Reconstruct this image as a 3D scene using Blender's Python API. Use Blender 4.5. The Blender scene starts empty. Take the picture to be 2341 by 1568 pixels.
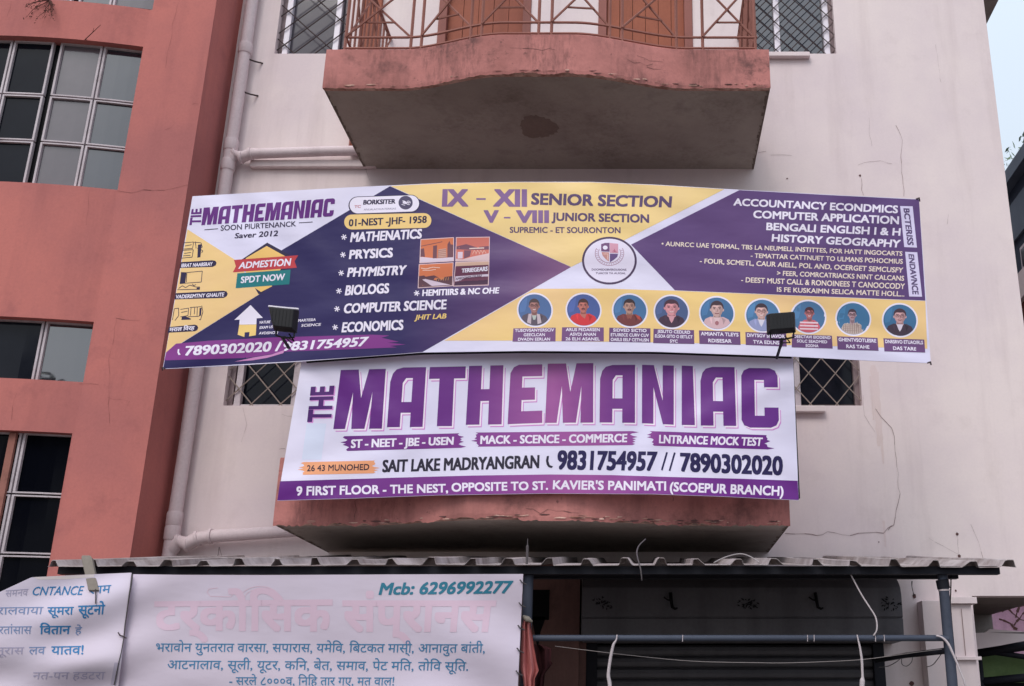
import bpy, bmesh, math, random
from math import sin, cos, tan, atan, pi, radians, sqrt
from mathutils import Vector

random.seed(7)
SC = bpy.context.scene
COL = SC.collection

# ------------------------------------------------------------------ camera, sky, sun, exposure
EYE = 1.6                      # eye height above the street
PITCH = radians(19.1)
FPX, CX, CY, PW = 2443.0, 1470.0, 784.0, 2341.0   # focal length / principal point in photo pixels (2341 wide)
cam = bpy.data.cameras.new('camera')
cam.sensor_width = 36.0
cam.lens = 36.0 * FPX / PW
cam.shift_x = -(CX - PW / 2) / PW
cam.clip_end = 2000
camo = bpy.data.objects.new('camera', cam)
camo.location = (0, 0, EYE)
camo.rotation_euler = (radians(90) + PITCH, 0, 0)
COL.objects.link(camo)
SC.camera = camo

SUN_EL, SUN_AZ = radians(48), radians(200)        # azimuth measured from +y (the facade) clockwise
W = bpy.data.worlds.new('World')
SC.world = W
W.use_nodes = True
wt = W.node_tree
wt.nodes.clear()
wo = wt.nodes.new('ShaderNodeOutputWorld')
bg = wt.nodes.new('ShaderNodeBackground')
sky = wt.nodes.new('ShaderNodeTexSky')
sky.sky_type = 'NISHITA'
sky.sun_disc = False
sky.sun_elevation = SUN_EL
sky.sun_rotation = SUN_AZ
sky.air_density = 1.0
sky.dust_density = 4.0
sky.ozone_density = 1.0
hs = wt.nodes.new('ShaderNodeHueSaturation')      # thin cloud cover: the blue is washed out
hs.inputs['Saturation'].default_value = 0.42
wt.links.new(sky.outputs[0], hs.inputs['Color'])
cl = wt.nodes.new('ShaderNodeMix')                 # high thin overcast evens the sky out
cl.data_type = 'RGBA'
cl.inputs[0].default_value = 0.65
# an overcast sky is about three times brighter overhead than at the horizon
tcw = wt.nodes.new('ShaderNodeTexCoord')
spw = wt.nodes.new('ShaderNodeSeparateXYZ')
wt.links.new(tcw.outputs['Generated'], spw.inputs[0])
mrw = wt.nodes.new('ShaderNodeMapRange')
mrw.inputs['From Min'].default_value = 0.0
mrw.inputs['From Max'].default_value = 1.0
mrw.inputs['To Min'].default_value = 0.55
mrw.inputs['To Max'].default_value = 1.65
wt.links.new(spw.outputs['Z'], mrw.inputs[0])
clm = wt.nodes.new('ShaderNodeMix')
clm.data_type = 'RGBA'
clm.blend_type = 'MULTIPLY'
clm.inputs[0].default_value = 1.0
clm.inputs[6].default_value = (5.0, 5.75, 6.6, 1)
wt.links.new(mrw.outputs[0], clm.inputs[7])
wt.links.new(clm.outputs[2], cl.inputs[7])
wt.links.new(hs.outputs[0], cl.inputs[6])
wt.links.new(cl.outputs[2], bg.inputs[0])
bg.inputs[1].default_value = 0.15
wt.links.new(bg.outputs[0], wo.inputs[0])

sun = bpy.data.lights.new('sun', 'SUN')
sun.energy = 1.05
sun.angle = radians(25)
sun.color = (1.0, 0.93, 0.86)
suno = bpy.data.objects.new('sun', sun)
COL.objects.link(suno)
sd = Vector((sin(SUN_AZ) * cos(SUN_EL), cos(SUN_AZ) * cos(SUN_EL), sin(SUN_EL)))
suno.rotation_euler = (-sd).to_track_quat('-Z', 'Y').to_euler()
suno.location = sd * 30

SC.view_settings.view_transform = 'Standard'
SC.view_settings.look = 'None'
SC.view_settings.exposure = 0.22
SC.view_settings.gamma = 1.0
SC.render.film_transparent = False

# ------------------------------------------------------------------ photo pixel -> place
FW = Vector((0, cos(PITCH), sin(PITCH)))
UPV = Vector((0, -sin(PITCH), cos(PITCH)))
EYEV = Vector((0, 0, EYE))


def ray(X, Y):
    return FW + UPV * ((CY - Y) / FPX) + Vector(((X - CX) / FPX, 0, 0))


def at(X, Y, y):
    """point seen at photo pixel (X, Y) on the plane at distance y"""
    d = ray(X, Y)
    return EYEV + d * (y / d.y)


def zo(x0, y0, s):
    """measurements taken in an enlargement of the photo -> photo pixels (2341 wide)"""
    return lambda x, y: ((x0 + x / s) * 0.57153, (y0 + y / s) * 0.57153)


zA, zB, zC = zo(0, 0, 1.742), zo(900, 0, 1.8008), zo(2000, 0, 1.672)
zE, zF, zG = zo(640, 700, 2.0104), zo(1300, 700, 1.672), zo(2500, 720, 1.858)
zI, zJ = zo(850, 1400, 1.7341), zo(2050, 1400, 1.6145)
zK, zL, zM, zN = zo(0, 2150, 1.9508), zo(1000, 2150, 1.8008), zo(2000, 2100, 1.9508), zo(3000, 2100, 2.136)
zO, zP, zQ, zR = zo(2000, 1150, 1.361), zo(3700, 2300, 3.530), zo(2250, 920, 5.8525), zo(3950, 450, 1.844)

# ------------------------------------------------------------------ materials
K = 0.86


def lin(hexs, k=K):
    v = []
    for i in (1, 3, 5):
        c = int(hexs[i:i + 2], 16) / 255
        v.append(min(0.9, (c / 12.92 if c <= 0.04045 else ((c + 0.055) / 1.055) ** 2.4) / k))
    return (*v, 1)


def newmat(name):
    m = bpy.data.materials.new(name)
    m.use_nodes = True
    nt = m.node_tree
    return m, nt, nt.nodes['Principled BSDF']


_flat = {}


def flat(hexs, rough=0.5, spec=0.3, metal=0.0, k=K):
    key = (hexs, rough, spec, metal, k)
    if key not in _flat:
        m, nt, b = newmat('paint')
        b.inputs['Base Color'].default_value = lin(hexs, k)
        b.inputs['Roughness'].default_value = rough
        b.inputs['Specular IOR Level'].default_value = spec
        b.inputs['Metallic'].default_value = metal
        _flat[key] = m
    return _flat[key]


def ink(hexs):
    return flat(hexs, 0.5, 0.2)


def noise(nt, scale, detail=4, rough=0.55, vec=None, stretch=None):
    n = nt.nodes.new('ShaderNodeTexNoise')
    n.inputs['Scale'].default_value = scale
    n.inputs['Detail'].default_value = detail
    n.inputs['Roughness'].default_value = rough
    g = nt.nodes.new('ShaderNodeNewGeometry')
    src = g.outputs['Position']
    if stretch:
        mp = nt.nodes.new('ShaderNodeMapping')
        mp.inputs['Scale'].default_value = stretch
        nt.links.new(src, mp.inputs[0])
        src = mp.outputs[0]
    nt.links.new(src, n.inputs['Vector'])
    return n.outputs['Fac']


def ramp(nt, fac, stops):
    r = nt.nodes.new('ShaderNodeValToRGB')
    e = r.color_ramp.elements
    while len(e) < len(stops):
        e.new(0.5)
    for el, (p, c) in zip(e, stops):
        el.position = p
        el.color = c if not isinstance(c, (int, float)) else (c, c, c, 1)
    nt.links.new(fac, r.inputs[0])
    return r.outputs[0]


def mix(nt, fac, a, b, mode='MIX'):
    n = nt.nodes.new('ShaderNodeMix')
    n.data_type = 'RGBA'
    n.blend_type = mode
    for sock, v in ((n.inputs[0], fac), (n.inputs[6], a), (n.inputs[7], b)):
        if isinstance(v, (int, float, tuple)):
            sock.default_value = v
        else:
            nt.links.new(v, sock)
    return n.outputs[2]


def plaster(name, base, alt, dirt=None, dirt_amt=0.5, streak=0.35, bump=0.25, rough=0.85, fine=90, patch=1.1, speck=0.0, grain=0.07, grime=0.0):
    """painted render: broad patches, vertical rain streaks, fine grain in the relief"""
    m, nt, b = newmat(name)
    c = mix(nt, ramp(nt, noise(nt, patch, 5, 0.6), [(0.38, 0), (0.66, 1)]), lin(base), lin(alt))
    if dirt:
        s = ramp(nt, noise(nt, 1.0, 5, 0.6, stretch=(5.5, 5.5, 0.55)), [(0.52, 0), (0.80, streak)])
        c = mix(nt, s, c, lin(dirt))
        d = ramp(nt, noise(nt, 2.6, 8, 0.68), [(0.56, 0), (0.74, dirt_amt)])
        c = mix(nt, d, c, lin(dirt))
    if speck:
        d = ramp(nt, noise(nt, 26, 3, 0.6), [(0.66, 0), (0.74, speck)])
        c = mix(nt, d, c, lin(dirt))
    if grime:      # blotches of soot and old rain marks
        d = mix(nt, 1.0, ramp(nt, noise(nt, 1.6, 3, 0.5), [(0.46, 0), (0.62, 1)]), ramp(nt, noise(nt, 11, 10, 0.75), [(0.46, 0), (0.62, grime)]), 'MULTIPLY')
        c = mix(nt, d, c, lin(dirt))
        d = mix(nt, 1.0, ramp(nt, noise(nt, 3.1, 2, 0.5, stretch=(1, 1, 0.4)), [(0.45, 0), (0.6, 1)]), ramp(nt, noise(nt, 30, 6, 0.7, stretch=(1, 1, 0.25)), [(0.45, 0), (0.75, grime)]), 'MULTIPLY')
        c = mix(nt, d, c, lin(dirt))
    g = ramp(nt, noise(nt, fine * 0.6, 3, 0.6), [(0.3, 1 - grain), (0.7, 1 + grain * 0.6)])
    c = mix(nt, 1.0, c, g, 'MULTIPLY')
    nt.links.new(c, b.inputs['Base Color'])
    b.inputs['Roughness'].default_value = rough
    b.inputs['Specular IOR Level'].default_value = 0.2
    bp = nt.nodes.new('ShaderNodeBump')
    bp.inputs['Strength'].default_value = bump
    bp.inputs['Distance'].default_value = 0.006
    h = mix(nt, 0.5, noise(nt, fine, 4, 0.6), noise(nt, fine * 0.12, 4, 0.6))
    nt.links.new(h, bp.inputs['Height'])
    nt.links.new(bp.outputs[0], b.inputs['Normal'])
    return m


M = {}
M['white_wall'] = plaster('white_wall_paint', '#d8cac9', '#cebfc2', '#a08d8d', 0.20, 0.28, 0.05, grain=0.02)
M['red_wall'] = plaster('red_wall_paint', '#b66e67', '#a06361', '#855152', 0.45, 0.42, 0.14, patch=0.75, speck=0.2, grain=0.05)
M['salmon'] = plaster('fresh_salmon_patch', '#b9716b', '#ae6a67', '#a05a58', 0.3, 0.2, 0.14, grain=0.04)
M['fascia'] = plaster('balcony_edge_paint', '#b47772', '#9c6661', '#523b3b', 0.9, 0.6, 0.45, fine=60, patch=2.4, speck=0.55, grime=0.8)
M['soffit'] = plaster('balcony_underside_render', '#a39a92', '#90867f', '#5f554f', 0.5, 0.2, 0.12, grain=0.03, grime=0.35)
M['concrete'] = plaster('raw_concrete', '#8d8480', '#7a716e', '#4e4744', 0.6, 0.3, 0.6)
M['crumbled'] = plaster('crumbled_render', '#c9a79a', '#8e6357', '#4c322c', 0.6, 0.2, 0.9, fine=40, patch=14)
M['pier'] = plaster('brown_pier_paint', '#7a5c58', '#6b504d', '#3b2f31', 0.6, 0.5, 0.2)
M['rain_mark'] = plaster('tan_rain_mark', '#d0bfbc', '#cfbdc0', '#b39f98', 0.2, 0.3, 0.05, grain=0.02)
M['redcrack'] = flat('#7c4f4c', 0.95, 0.05)
M['drip'] = flat('#71665f', 0.95, 0.05)
M['crack'] = flat('#8d7a7a', 0.95, 0.05)
M['darkcrack'] = flat('#5d4544', 0.95, 0.05)
M['pipe'] = plaster('drain_pipe_paint', '#cbbcbf', '#c0b0b4', '#978587', 0.3, 0.4, 0.06, 0.6)
M['rust'] = plaster('rust_paint', '#93645b', '#80544b', '#4f332f', 0.6, 0.3, 0.3, 0.75, fine=120)
M['door'] = plaster('brown_door_paint', '#93543f', '#854a3a', '#5e3229', 0.4, 0.5, 0.15, 0.6)
M['door_frame'] = plaster('brown_frame_paint', '#8e5a52', '#7c4d47', '#553430', 0.4, 0.4, 0.15, 0.6)
M['white_metal'] = flat('#d9d2dc', 0.4, 0.4)
M['old_metal'] = plaster('weathered_white_metal', '#c6bcc1', '#aa9ea3', '#6b5b5a', 0.6, 0.4, 0.2, 0.5)
M['window_wood'] = plaster('grey_wood', '#8c7c7e', '#77686b', '#4f4446', 0.5, 0.5, 0.3, 0.7)
M['grille'] = flat('#3a2c2e', 0.6, 0.3)
M['grille_pale'] = flat('#8d7f78', 0.6, 0.3)
M['blue_steel'] = plaster('blue_grey_steel_paint', '#434856', '#3c404d', '#292b36', 0.4, 0.3, 0.1, 0.5, fine=150, speck=0.2)
M['black_steel'] = plaster('dark_steel_paint', '#1d1d26', '#17171e', '#121216', 0.4, 0.3, 0.1, 0.6)
M['shutter'] = plaster('grey_shutter_paint', '#66646a', '#5a585e', '#38373b', 0.5, 0.5, 0.06, 0.5)
M['shutter_dark'] = plaster('dark_shutter_paint', '#5a585d', '#4e4c51', '#333236', 0.4, 0.4, 0.06, 0.5)
M['black'] = flat('#0c0b10', 0.6, 0.15)
M['lamp_black'] = flat('#17171b', 0.5, 0.25)
M['leaf_ink'] = flat('#1e1d22', 0.7, 0.1)
M['rope'] = plaster('cotton_rope', '#bdb2b6', '#a69b9e', '#7a6e6f', 0.5, 0.3, 0.8, 0.9, fine=300)
M['wire'] = flat('#8f8787', 0.6, 0.3)
M['dark_wire'] = flat('#4a4446', 0.6, 0.3)
M['cloth'] = plaster('faded_red_cloth', '#b26e6c', '#a26160', '#7b4347', 0.4, 0.4, 0.4, 0.95)
M['dark_cloth'] = plaster('dark_red_cloth', '#3e1c20', '#351a1e', '#231216', 0.4, 0.3, 0.4, 0.95)
M['wood'] = plaster('grey_wood_slat', '#857d75', '#736b64', '#4e4641', 0.4, 0.6, 0.3, 0.85)
M['green'] = plaster('green_tarpaulin', '#66794f', '#586b45', '#3d4a33', 0.4, 0.2, 0.2, 0.7)
M['pink_wall'] = plaster('pink_wall_paint', '#c8a3bb', '#a87f9c', '#634a5d', 0.7, 0.9, 0.4)
M['navy_glass'] = flat('#333a47', 0.7, 0.15)
M['roof_grey'] = plaster('slate_roof', '#5d6672', '#525a66', '#3b414b', 0.4, 0.3, 0.2, 0.6)
M['brown_brick'] = plaster('brown_brick', '#7c4b46', '#693d3b', '#45292a', 0.6, 0.3, 0.5)
M['asphalt'] = plaster('asphalt', '#5b5651', '#645e58', '#756c62', 0.5, 0.0, 0.5, 0.9, fine=60, patch=0.3)
M['tin'] = plaster('weathered_tin', '#aca2a3', '#887e7e', '#5c4a44', 0.8, 0.7, 0.2, 0.55, patch=3, grime=0.5)
M['bark'] = plaster('bark', '#5a4a40', '#493c34', '#2e2622', 0.5, 0.6, 0.8)
M['twig'] = flat('#4e3430', 0.9, 0.1)


def glass(name, base, ior=1.5, rough=0.04, blotch=None):
    m, nt, b = newmat(name)
    if blotch:
        c = mix(nt, ramp(nt, noise(nt, 1.7, 4, 0.6), [(0.35, 0), (0.7, 1)]), lin(base), lin(blotch))
        nt.links.new(c, b.inputs['Base Color'])
    else:
        b.inputs['Base Color'].default_value = lin(base)
    b.inputs['Roughness'].default_value = rough
    b.inputs['IOR'].default_value = ior
    bp = nt.nodes.new('ShaderNodeBump')
    bp.inputs['Strength'].default_value = 0.10
    bp.inputs['Distance'].default_value = 0.02
    nt.links.new(noise(nt, 2.2, 2), bp.inputs['Height'])
    nt.links.new(bp.outputs[0], b.inputs['Normal'])
    return m


M['pane_dark'] = glass('dark_glass', '#11131b', 1.25, 0.08, '#181a22')
M['pane_warm'] = glass('frosted_grey_glass', '#4f494f', 1.7, 0.14, '#5c555b')
M['pane_blue'] = glass('tinted_blue_glass', '#22232e', 2.0, 0.06, '#2c2d38')
M['pane_mirror'] = glass('mirror_film_glass', '#24222a', 2.35, 0.02)
M['pane_black'] = glass('black_glass', '#07080f', 1.15, 0.1)
M['pane_grey'] = glass('grey_window_glass', '#4a464e', 1.4, 0.10, '#544f57')


def leaf_mat(name, a, b_):
    m, nt, b = newmat(name)
    oi = nt.nodes.new('ShaderNodeNewGeometry')
    c = ramp(nt, oi.outputs['Random Per Island'], [(0.0, lin(a, 1)), (1.0, lin(b_, 1))])
    nt.links.new(c, b.inputs['Base Color'])
    b.inputs['Roughness'].default_value = 0.6
    return m


M['leaf'] = leaf_mat('leaves', '#2c3f2a', '#5a6e48')


# ------------------------------------------------------------------ mesh building
class MB:
    def __init__(s):
        s.v, s.f, s.m, s.mats = [], [], [], []
        s.n = {}                       # vertex index -> direction the printed sheet faces there

    def mi(s, mat):
        if mat not in s.mats:
            s.mats.append(mat)
        return s.mats.index(mat)

    def add(s, vs, fs, mat):
        o = len(s.v)
        s.v += [Vector(v) for v in vs]
        i = s.mi(mat)
        for f in fs:
            s.f.append([o + k for k in f])
            s.m.append(i)
        return s

    def box(s, a, b, mat):
        (x0, y0, z0), (x1, y1, z1) = a, b
        x0, x1 = sorted((x0, x1)); y0, y1 = sorted((y0, y1)); z0, z1 = sorted((z0, z1))
        return s.add([(x0, y0, z0), (x1, y0, z0), (x1, y1, z0), (x0, y1, z0), (x0, y0, z1), (x1, y0, z1), (x1, y1, z1), (x0, y1, z1)],
                     [(0, 3, 2, 1), (4, 5, 6, 7), (0, 1, 5, 4), (1, 2, 6, 5), (2, 3, 7, 6), (3, 0, 4, 7)], mat)

    def quad(s, a, b, c, d, mat):
        return s.add([a, b, c, d], [(0, 1, 2, 3)], mat)

    def tube(s, pts, r, mat, n=8, cap=True, flat_=None):
        pts = [Vector(p) for p in pts]
        rs = r if isinstance(r, (list, tuple)) else [r] * len(pts)
        vs, fs = [], []
        up = Vector((0, 0, 1))
        t0 = (pts[1] - pts[0]).normalized()
        if abs(t0.dot(up)) > 0.9:
            up = Vector((0, 1, 0))
        u = (up - t0 * up.dot(t0)).normalized()
        for i, p in enumerate(pts):
            a = pts[max(i - 1, 0)]
            b = pts[min(i + 1, len(pts) - 1)]
            t = (b - a).normalized()
            u = (u - t * u.dot(t)).normalized()
            w = t.cross(u)
            for k in range(n):
                an = 2 * pi * k / n
                vs.append(p + (u * cos(an) + w * sin(an)) * rs[i])
        for i in range(len(pts) - 1):
            for k in range(n):
                fs.append((i * n + k, i * n + (k + 1) % n, (i + 1) * n + (k + 1) % n, (i + 1) * n + k))
        if cap:
            fs.append(tuple(range(n - 1, -1, -1)))
            fs.append(tuple((len(pts) - 1) * n + k for k in range(n)))
        return s.add(vs, fs, mat)

    def bar(s, a, b, w, mat):
        """square bar"""
        return s.tube([a, b], w * 0.7071, mat, n=4)

    def prism(s, poly, axis, a, b, mat):
        """polygon (2-D) extruded along 'x', 'y' or 'z' from a to b; triangulated caps"""
        def put(p, t):
            return {'x': (t, p[0], p[1]), 'y': (p[0], t, p[1]), 'z': (p[0], p[1], t)}[axis]
        n = len(poly)
        vs = [put(p, a) for p in poly] + [put(p, b) for p in poly]
        fs = [tuple(range(n)), tuple(range(2 * n - 1, n - 1, -1))]
        fs += [(i, n + i, n + (i + 1) % n, (i + 1) % n) for i in range(n)]
        return s.add(vs, fs, mat)

    def build(s, name, parent=None, smooth=False, angle=None, recalc=True, bevel=0.0):
        me = bpy.data.meshes.new(name)
        off = parent_loc(parent)
        me.from_pydata([v - off for v in s.v], [], s.f)
        for m in s.mats:
            me.materials.append(m)
        me.polygons.foreach_set('material_index', s.m)
        me.update()
        if recalc:
            bm = bmesh.new()
            bm.from_mesh(me)
            bmesh.ops.recalc_face_normals(bm, faces=bm.faces)
            bm.to_mesh(me)
            bm.free()
        if smooth or getattr(s, 'printed', False):
            me.polygons.foreach_set('use_smooth', [True] * len(me.polygons))
            if angle and not s.n:
                me.set_sharp_from_angle(angle=radians(angle))
        if s.n:
            me.normals_split_custom_set_from_vertices([s.n.get(i, v.normal) for i, v in enumerate(me.vertices)])
        o = bpy.data.objects.new(name, me)
        COL.objects.link(o)
        if parent:
            o.parent = parent
        if bevel:
            md = o.modifiers.new('edge', 'BEVEL')
            md.width = bevel
            md.segments = 2
            md.limit_method = 'ANGLE'
        return o


def parent_loc(p):
    v = Vector((0, 0, 0))
    while p:
        v = v + p.location
        p = p.parent
    return v


def thing(name, label, cat, loc=(0, 0, 0), group=None):
    o = bpy.data.objects.new(name, None)
    o.empty_display_size = 0.2
    COL.objects.link(o)
    o.location = loc
    return tag(o, label, cat, group)


def tag(o, label, cat, group=None, kind=None):
    if label:
        o['label'] = label
    if cat:
        o['category'] = cat
    if group:
        o['group'] = group
    if kind:
        o['kind'] = kind
    return o


def grp(name, parent, loc=None):
    """a part that only parents its sub-parts"""
    o = bpy.data.objects.new(name, None)
    o.empty_display_size = 0.1
    COL.objects.link(o)
    o.parent = parent
    if loc is not None:
        o.location = Vector(loc) - parent_loc(parent)
    return o


def smooth(t):
    t = max(0.0, min(1.0, t))
    return t * t * (3 - 2 * t)


# ------------------------------------------------------------------ ground
g = MB()
g.quad((-400, -400, 0), (400, -400, 0), (400, 400, 0), (-400, 400, 0), M['asphalt'])
tag(g.build('ground'), 'dusty grey asphalt street in front of the buildings', None, kind='structure')

# ================================================================== WHITE BUILDING
WY = 7.7                                   # front face of the white wall
XL, XR = -3.43, at(2297, 390, WY).x        # corner against the red building, free corner
ZT = 9.4
wb = thing('apartment_building', 'pale pinkish white apartment building with two red edged balconies and a roller shutter', 'building', (0, WY, 0))


def wall_cells(mb, x0, x1, z0, z1, holes, y, depth, mat, yf=None, reveal=None):
    """front wall at y (or yf(x)) with rectangular holes (xa, xb, za, zb) and reveals going back by depth"""
    yf = yf or (lambda x: y)
    xs = sorted({x0, x1, *[h[0] for h in holes], *[h[1] for h in holes]})
    zs = sorted({z0, z1, *[h[2] for h in holes], *[h[3] for h in holes]})
    xs = [x for x in xs if x0 <= x <= x1]
    if yf(x0) != yf(x1) or yf((x0 + x1) / 2) != yf(x0):
        fine = []
        for a, b in zip(xs, xs[1:]):
            n = max(1, int((b - a) / 0.12))
            fine += [a + (b - a) * i / n for i in range(n)]
        xs = fine + [xs[-1]]
    for a, b in zip(xs, xs[1:]):
        for c, d in zip(zs, zs[1:]):
            mx, mz = (a + b) / 2, (c + d) / 2
            if any(h[0] < mx < h[1] and h[2] < mz < h[3] for h in holes):
                continue
            mb.quad((a, yf(a), c), (b, yf(b), c), (b, yf(b), d), (a, yf(a), d), mat)
    rv = reveal or mat
    for xa, xb, za, zb in holes:
        ya, yb = yf(xa), yf(xb)
        mb.quad((xa, ya, za), (xa, ya + depth, za), (xa, ya + depth, zb), (xa, ya, zb), rv)
        mb.quad((xb, yb, za), (xb, yb, zb), (xb, yb + depth, zb), (xb, yb + depth, za), rv)
        n = max(1, int((xb - xa) / 0.12))
        for i in range(n):
            p, q = xa + (xb - xa) * i / n, xa + (xb - xa) * (i + 1) / n
            mb.quad((p, yf(p), za), (q, yf(q), za), (q, yf(q) + depth, za), (p, yf(p) + depth, za), rv)
            mb.quad((p, yf(p), zb), (p, yf(p) + depth, zb), (q, yf(q) + depth, zb), (q, yf(q), zb), rv)


def wx(X, Y):
    return at(X, Y, WY).x


def wz(Y):
    return at(CX, Y, WY).z


S_UP, S_LO = wz(122.5), wz(927)
WH = 1.25
holes = {
    'ul': (wx(627, 122), wx(786, 122), S_UP, S_UP + WH),
    'ur': (wx(1722, 122), wx(1912, 122), S_UP, S_UP + WH),
    'll': (wx(510, 925), wx(700, 925), S_LO, S_LO + WH),
    'lr': (wx(1800, 930), wx(1972, 930), S_LO, S_LO + WH),
}
FZ_UP = EYE + 4.30                          # balcony floors
FZ_LO = EYE + 1.24
doors_up = [(wx(1003, 40), wx(1214, 40)), (wx(1368, 40), wx(1583, 40))]
XO = wx(2222, 1362)                        # ground floor passage begins here
ZO = wz(1362)
SH0, SH1 = wx(1352, 1500), wx(2003, 1500)  # shutter opening
hl = list(holes.values()) + [(a, b, FZ_UP, FZ_UP + 2.05) for a, b in doors_up] + [(doors_up[0][0], doors_up[1][1], FZ_LO, FZ_LO + 2.05)] \
    + [(SH0, SH1, -0.01, wz(1455)), (XO, XR + 0.001, -0.01, ZO)]
mb = MB()
wall_cells(mb, XL, XR, 0.0, ZT, [h for h in hl], WY, 0.13, M['white_wall'])
# side wall, back and roof of the block
mb.quad((XR, WY, ZO), (XR, WY + 9, ZO), (XR, WY + 9, ZT), (XR, WY, ZT), M['white_wall'])
mb.quad((XL, WY + 9, 0), (XR, WY + 9, 0), (XR, WY + 9, ZT), (XL, WY + 9, ZT), M['white_wall'])
mb.quad((XL, WY, 0), (XL, WY + 9, 0), (XL, WY + 9, ZT), (XL, WY, ZT), M['white_wall'])
mb.quad((XL, WY, ZT), (XR, WY, ZT), (XR, WY + 9, ZT), (XL, WY + 9, ZT), M['concrete'])
mb.quad((XO, WY + 0.13, ZO), (XR, WY + 0.13, ZO), (XR, WY + 9, ZO), (XO, WY + 9, ZO), M['concrete'])
mb.quad((XO, WY + 0.13, 0), (XO, WY + 9, 0), (XO, WY + 9, ZO), (XO, WY + 0.13, ZO), M['concrete'])
# dark rooms behind the openings
for xa, xb, za, zb in hl[:-1]:
    mb.quad((xa, WY + 0.6, za), (xb, WY + 0.6, za), (xb, WY + 0.6, zb), (xa, WY + 0.6, zb), M['black'])


def crack(mb, pts, w, mat, y=WY, wob=0.006, yf=None):
    """hairline crack: a thin jagged strip lying on the wall, given by photo pixels"""
    yf = yf or (lambda x: y)
    P = []
    for X, Y in pts:
        p = at(X, Y, y)
        if yf:
            for _ in range(5):
                d = ray(X, Y)
                p = EYEV + d * (yf(p.x) / d.y)
        P.append(p)
    fine = []
    for a, b in zip(P, P[1:]):
        n = max(2, int((b - a).length / 0.05))
        for i in range(n):
            q = a.lerp(b, i / n)
            fine.append(q + Vector((random.uniform(-wob, wob), 0, random.uniform(-wob, wob))))
    fine.append(P[-1])
    for i, (a, b) in enumerate(zip(fine, fine[1:])):
        d = (b - a).normalized()
        nrm = Vector((-d.z, 0, d.x))
        ww = w * random.uniform(0.3, 1.1) * 0.34
        e = Vector((0, -0.003, 0))
        mb.quad(a - nrm * ww + e, b - nrm * ww + e, b + nrm * ww + e, a + nrm * ww + e, mat)


zD = zo(3300, 0, 1.1206)
for pts, w in (
        ([zD(318, 560), zD(350, 630), zD(342, 700), zD(345, 770), zD(353, 880)], 0.006),
        ([zD(150, 738), zD(200, 724), zD(250, 722), zD(300, 735)], 0.003),
        ([zD(165, 800), zD(163, 850), zD(172, 876)], 0.005),
        ([zD(495, 200), zD(512, 330), zD(520, 370)], 0.003),
        ([zD(555, 960), zD(548, 1005)], 0.004),
        ([zD(197, 530), zD(200, 610), zD(210, 655)], 0.003),
        ([zC(1725, 1020), zC(1780, 1012)], 0.004), ([zC(1810, 1038), zC(1950, 1040)], 0.003),
        ([zJ(2265, 290), zJ(2275, 420), zJ(2341, 530)], 0.005),
        ([(2000, 935), (2040, 980), (2050, 1050), (2056, 1130), (2042, 1200), (2030, 1212)], 0.006),
        ([zN(300, 68), zN(470, 75), zN(570, 92), zN(660, 62), zN(850, 88), zN(1000, 65), zN(1145, 65), zN(1212, 5)], 0.007),
        ([zN(1525, 110), zN(1780, 250)], 0.003), ([zN(1885, 0), zN(1950, 140), zN(1995, 300)], 0.004),
        ([zN(1768, 75), zN(1775, 170), zN(1785, 268)], 0.003),
        ([zB(1010, 1213), zB(1040, 1300)], 0.003),
        ([zI(210, 400), zI(240, 520), zI(200, 640)], 0.002), ([zI(480, 450), zI(555, 460)], 0.004), ([zI(470, 685), zI(505, 685)], 0.004),
        ([zI(50, 1370), zI(30, 1450)], 0.006), ([zI(50, 1370), zI(70, 1440)], 0.004)):
    crack(mb, pts, w, M['crack'])
for X, Y, r in ((*zD(157, 787), 0.012), (*zN(1768, 75), 0.012), (*zN(1788, 272), 0.016), (*zC(1920, 1195), 0.010), (*zN(1100, 145), 0.005),
                (*zN(1400, 605), 0.018), (*zN(1385, 1355), 0.02), (*zN(1755, 560), 0.010)):
    p = at(X, Y, WY) + Vector((0, -0.004, 0))
    mb.add([p + Vector((cos(a) * r * random.uniform(0.5, 1.2), 0, sin(a) * r * random.uniform(0.5, 1.2))) for a in [i * pi / 4 for i in range(8)]],
           [tuple(range(8))], M['darkcrack'])
for X, w, h0, h1, k_ in ((1996, .030, 835, 1020, 0), (2004, .018, 850, 1060, 1), (1990, .012, 860, 960, 2), (2020, .012, 1190, 1250, 3)):
    a, b_ = at(X, h0, WY), at(X + 4, h1, WY)
    n_ = 14
    for i in range(n_):
        z0_, z1_ = a.z + (b_.z - a.z) * i / n_, a.z + (b_.z - a.z) * (i + 1) / n_
        ww = [w * (0.5 + 0.5 * sin(j * 1.3 + k_) ** 2) * (1 - 0.5 * j / n_) for j in (i, i + 1)]
        mb.quad((a.x - ww[1], WY - 0.0015 - .0002 * k_, z1_), (a.x + ww[1], WY - 0.0015 - .0002 * k_, z1_), (a.x + ww[0], WY - 0.0015 - .0002 * k_, z0_), (a.x - ww[0], WY - 0.0015 - .0002 * k_, z0_), M['rain_mark'])
mb.build('wall', wb, recalc=False)

# side eave seen past the free corner at the top
mb = MB()
mb.box((XR, WY + 0.2, EYE + 6.2), (XR + 0.35, WY + 9, EYE + 6.34), M['concrete'])
mb.build('eave', wb)


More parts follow.
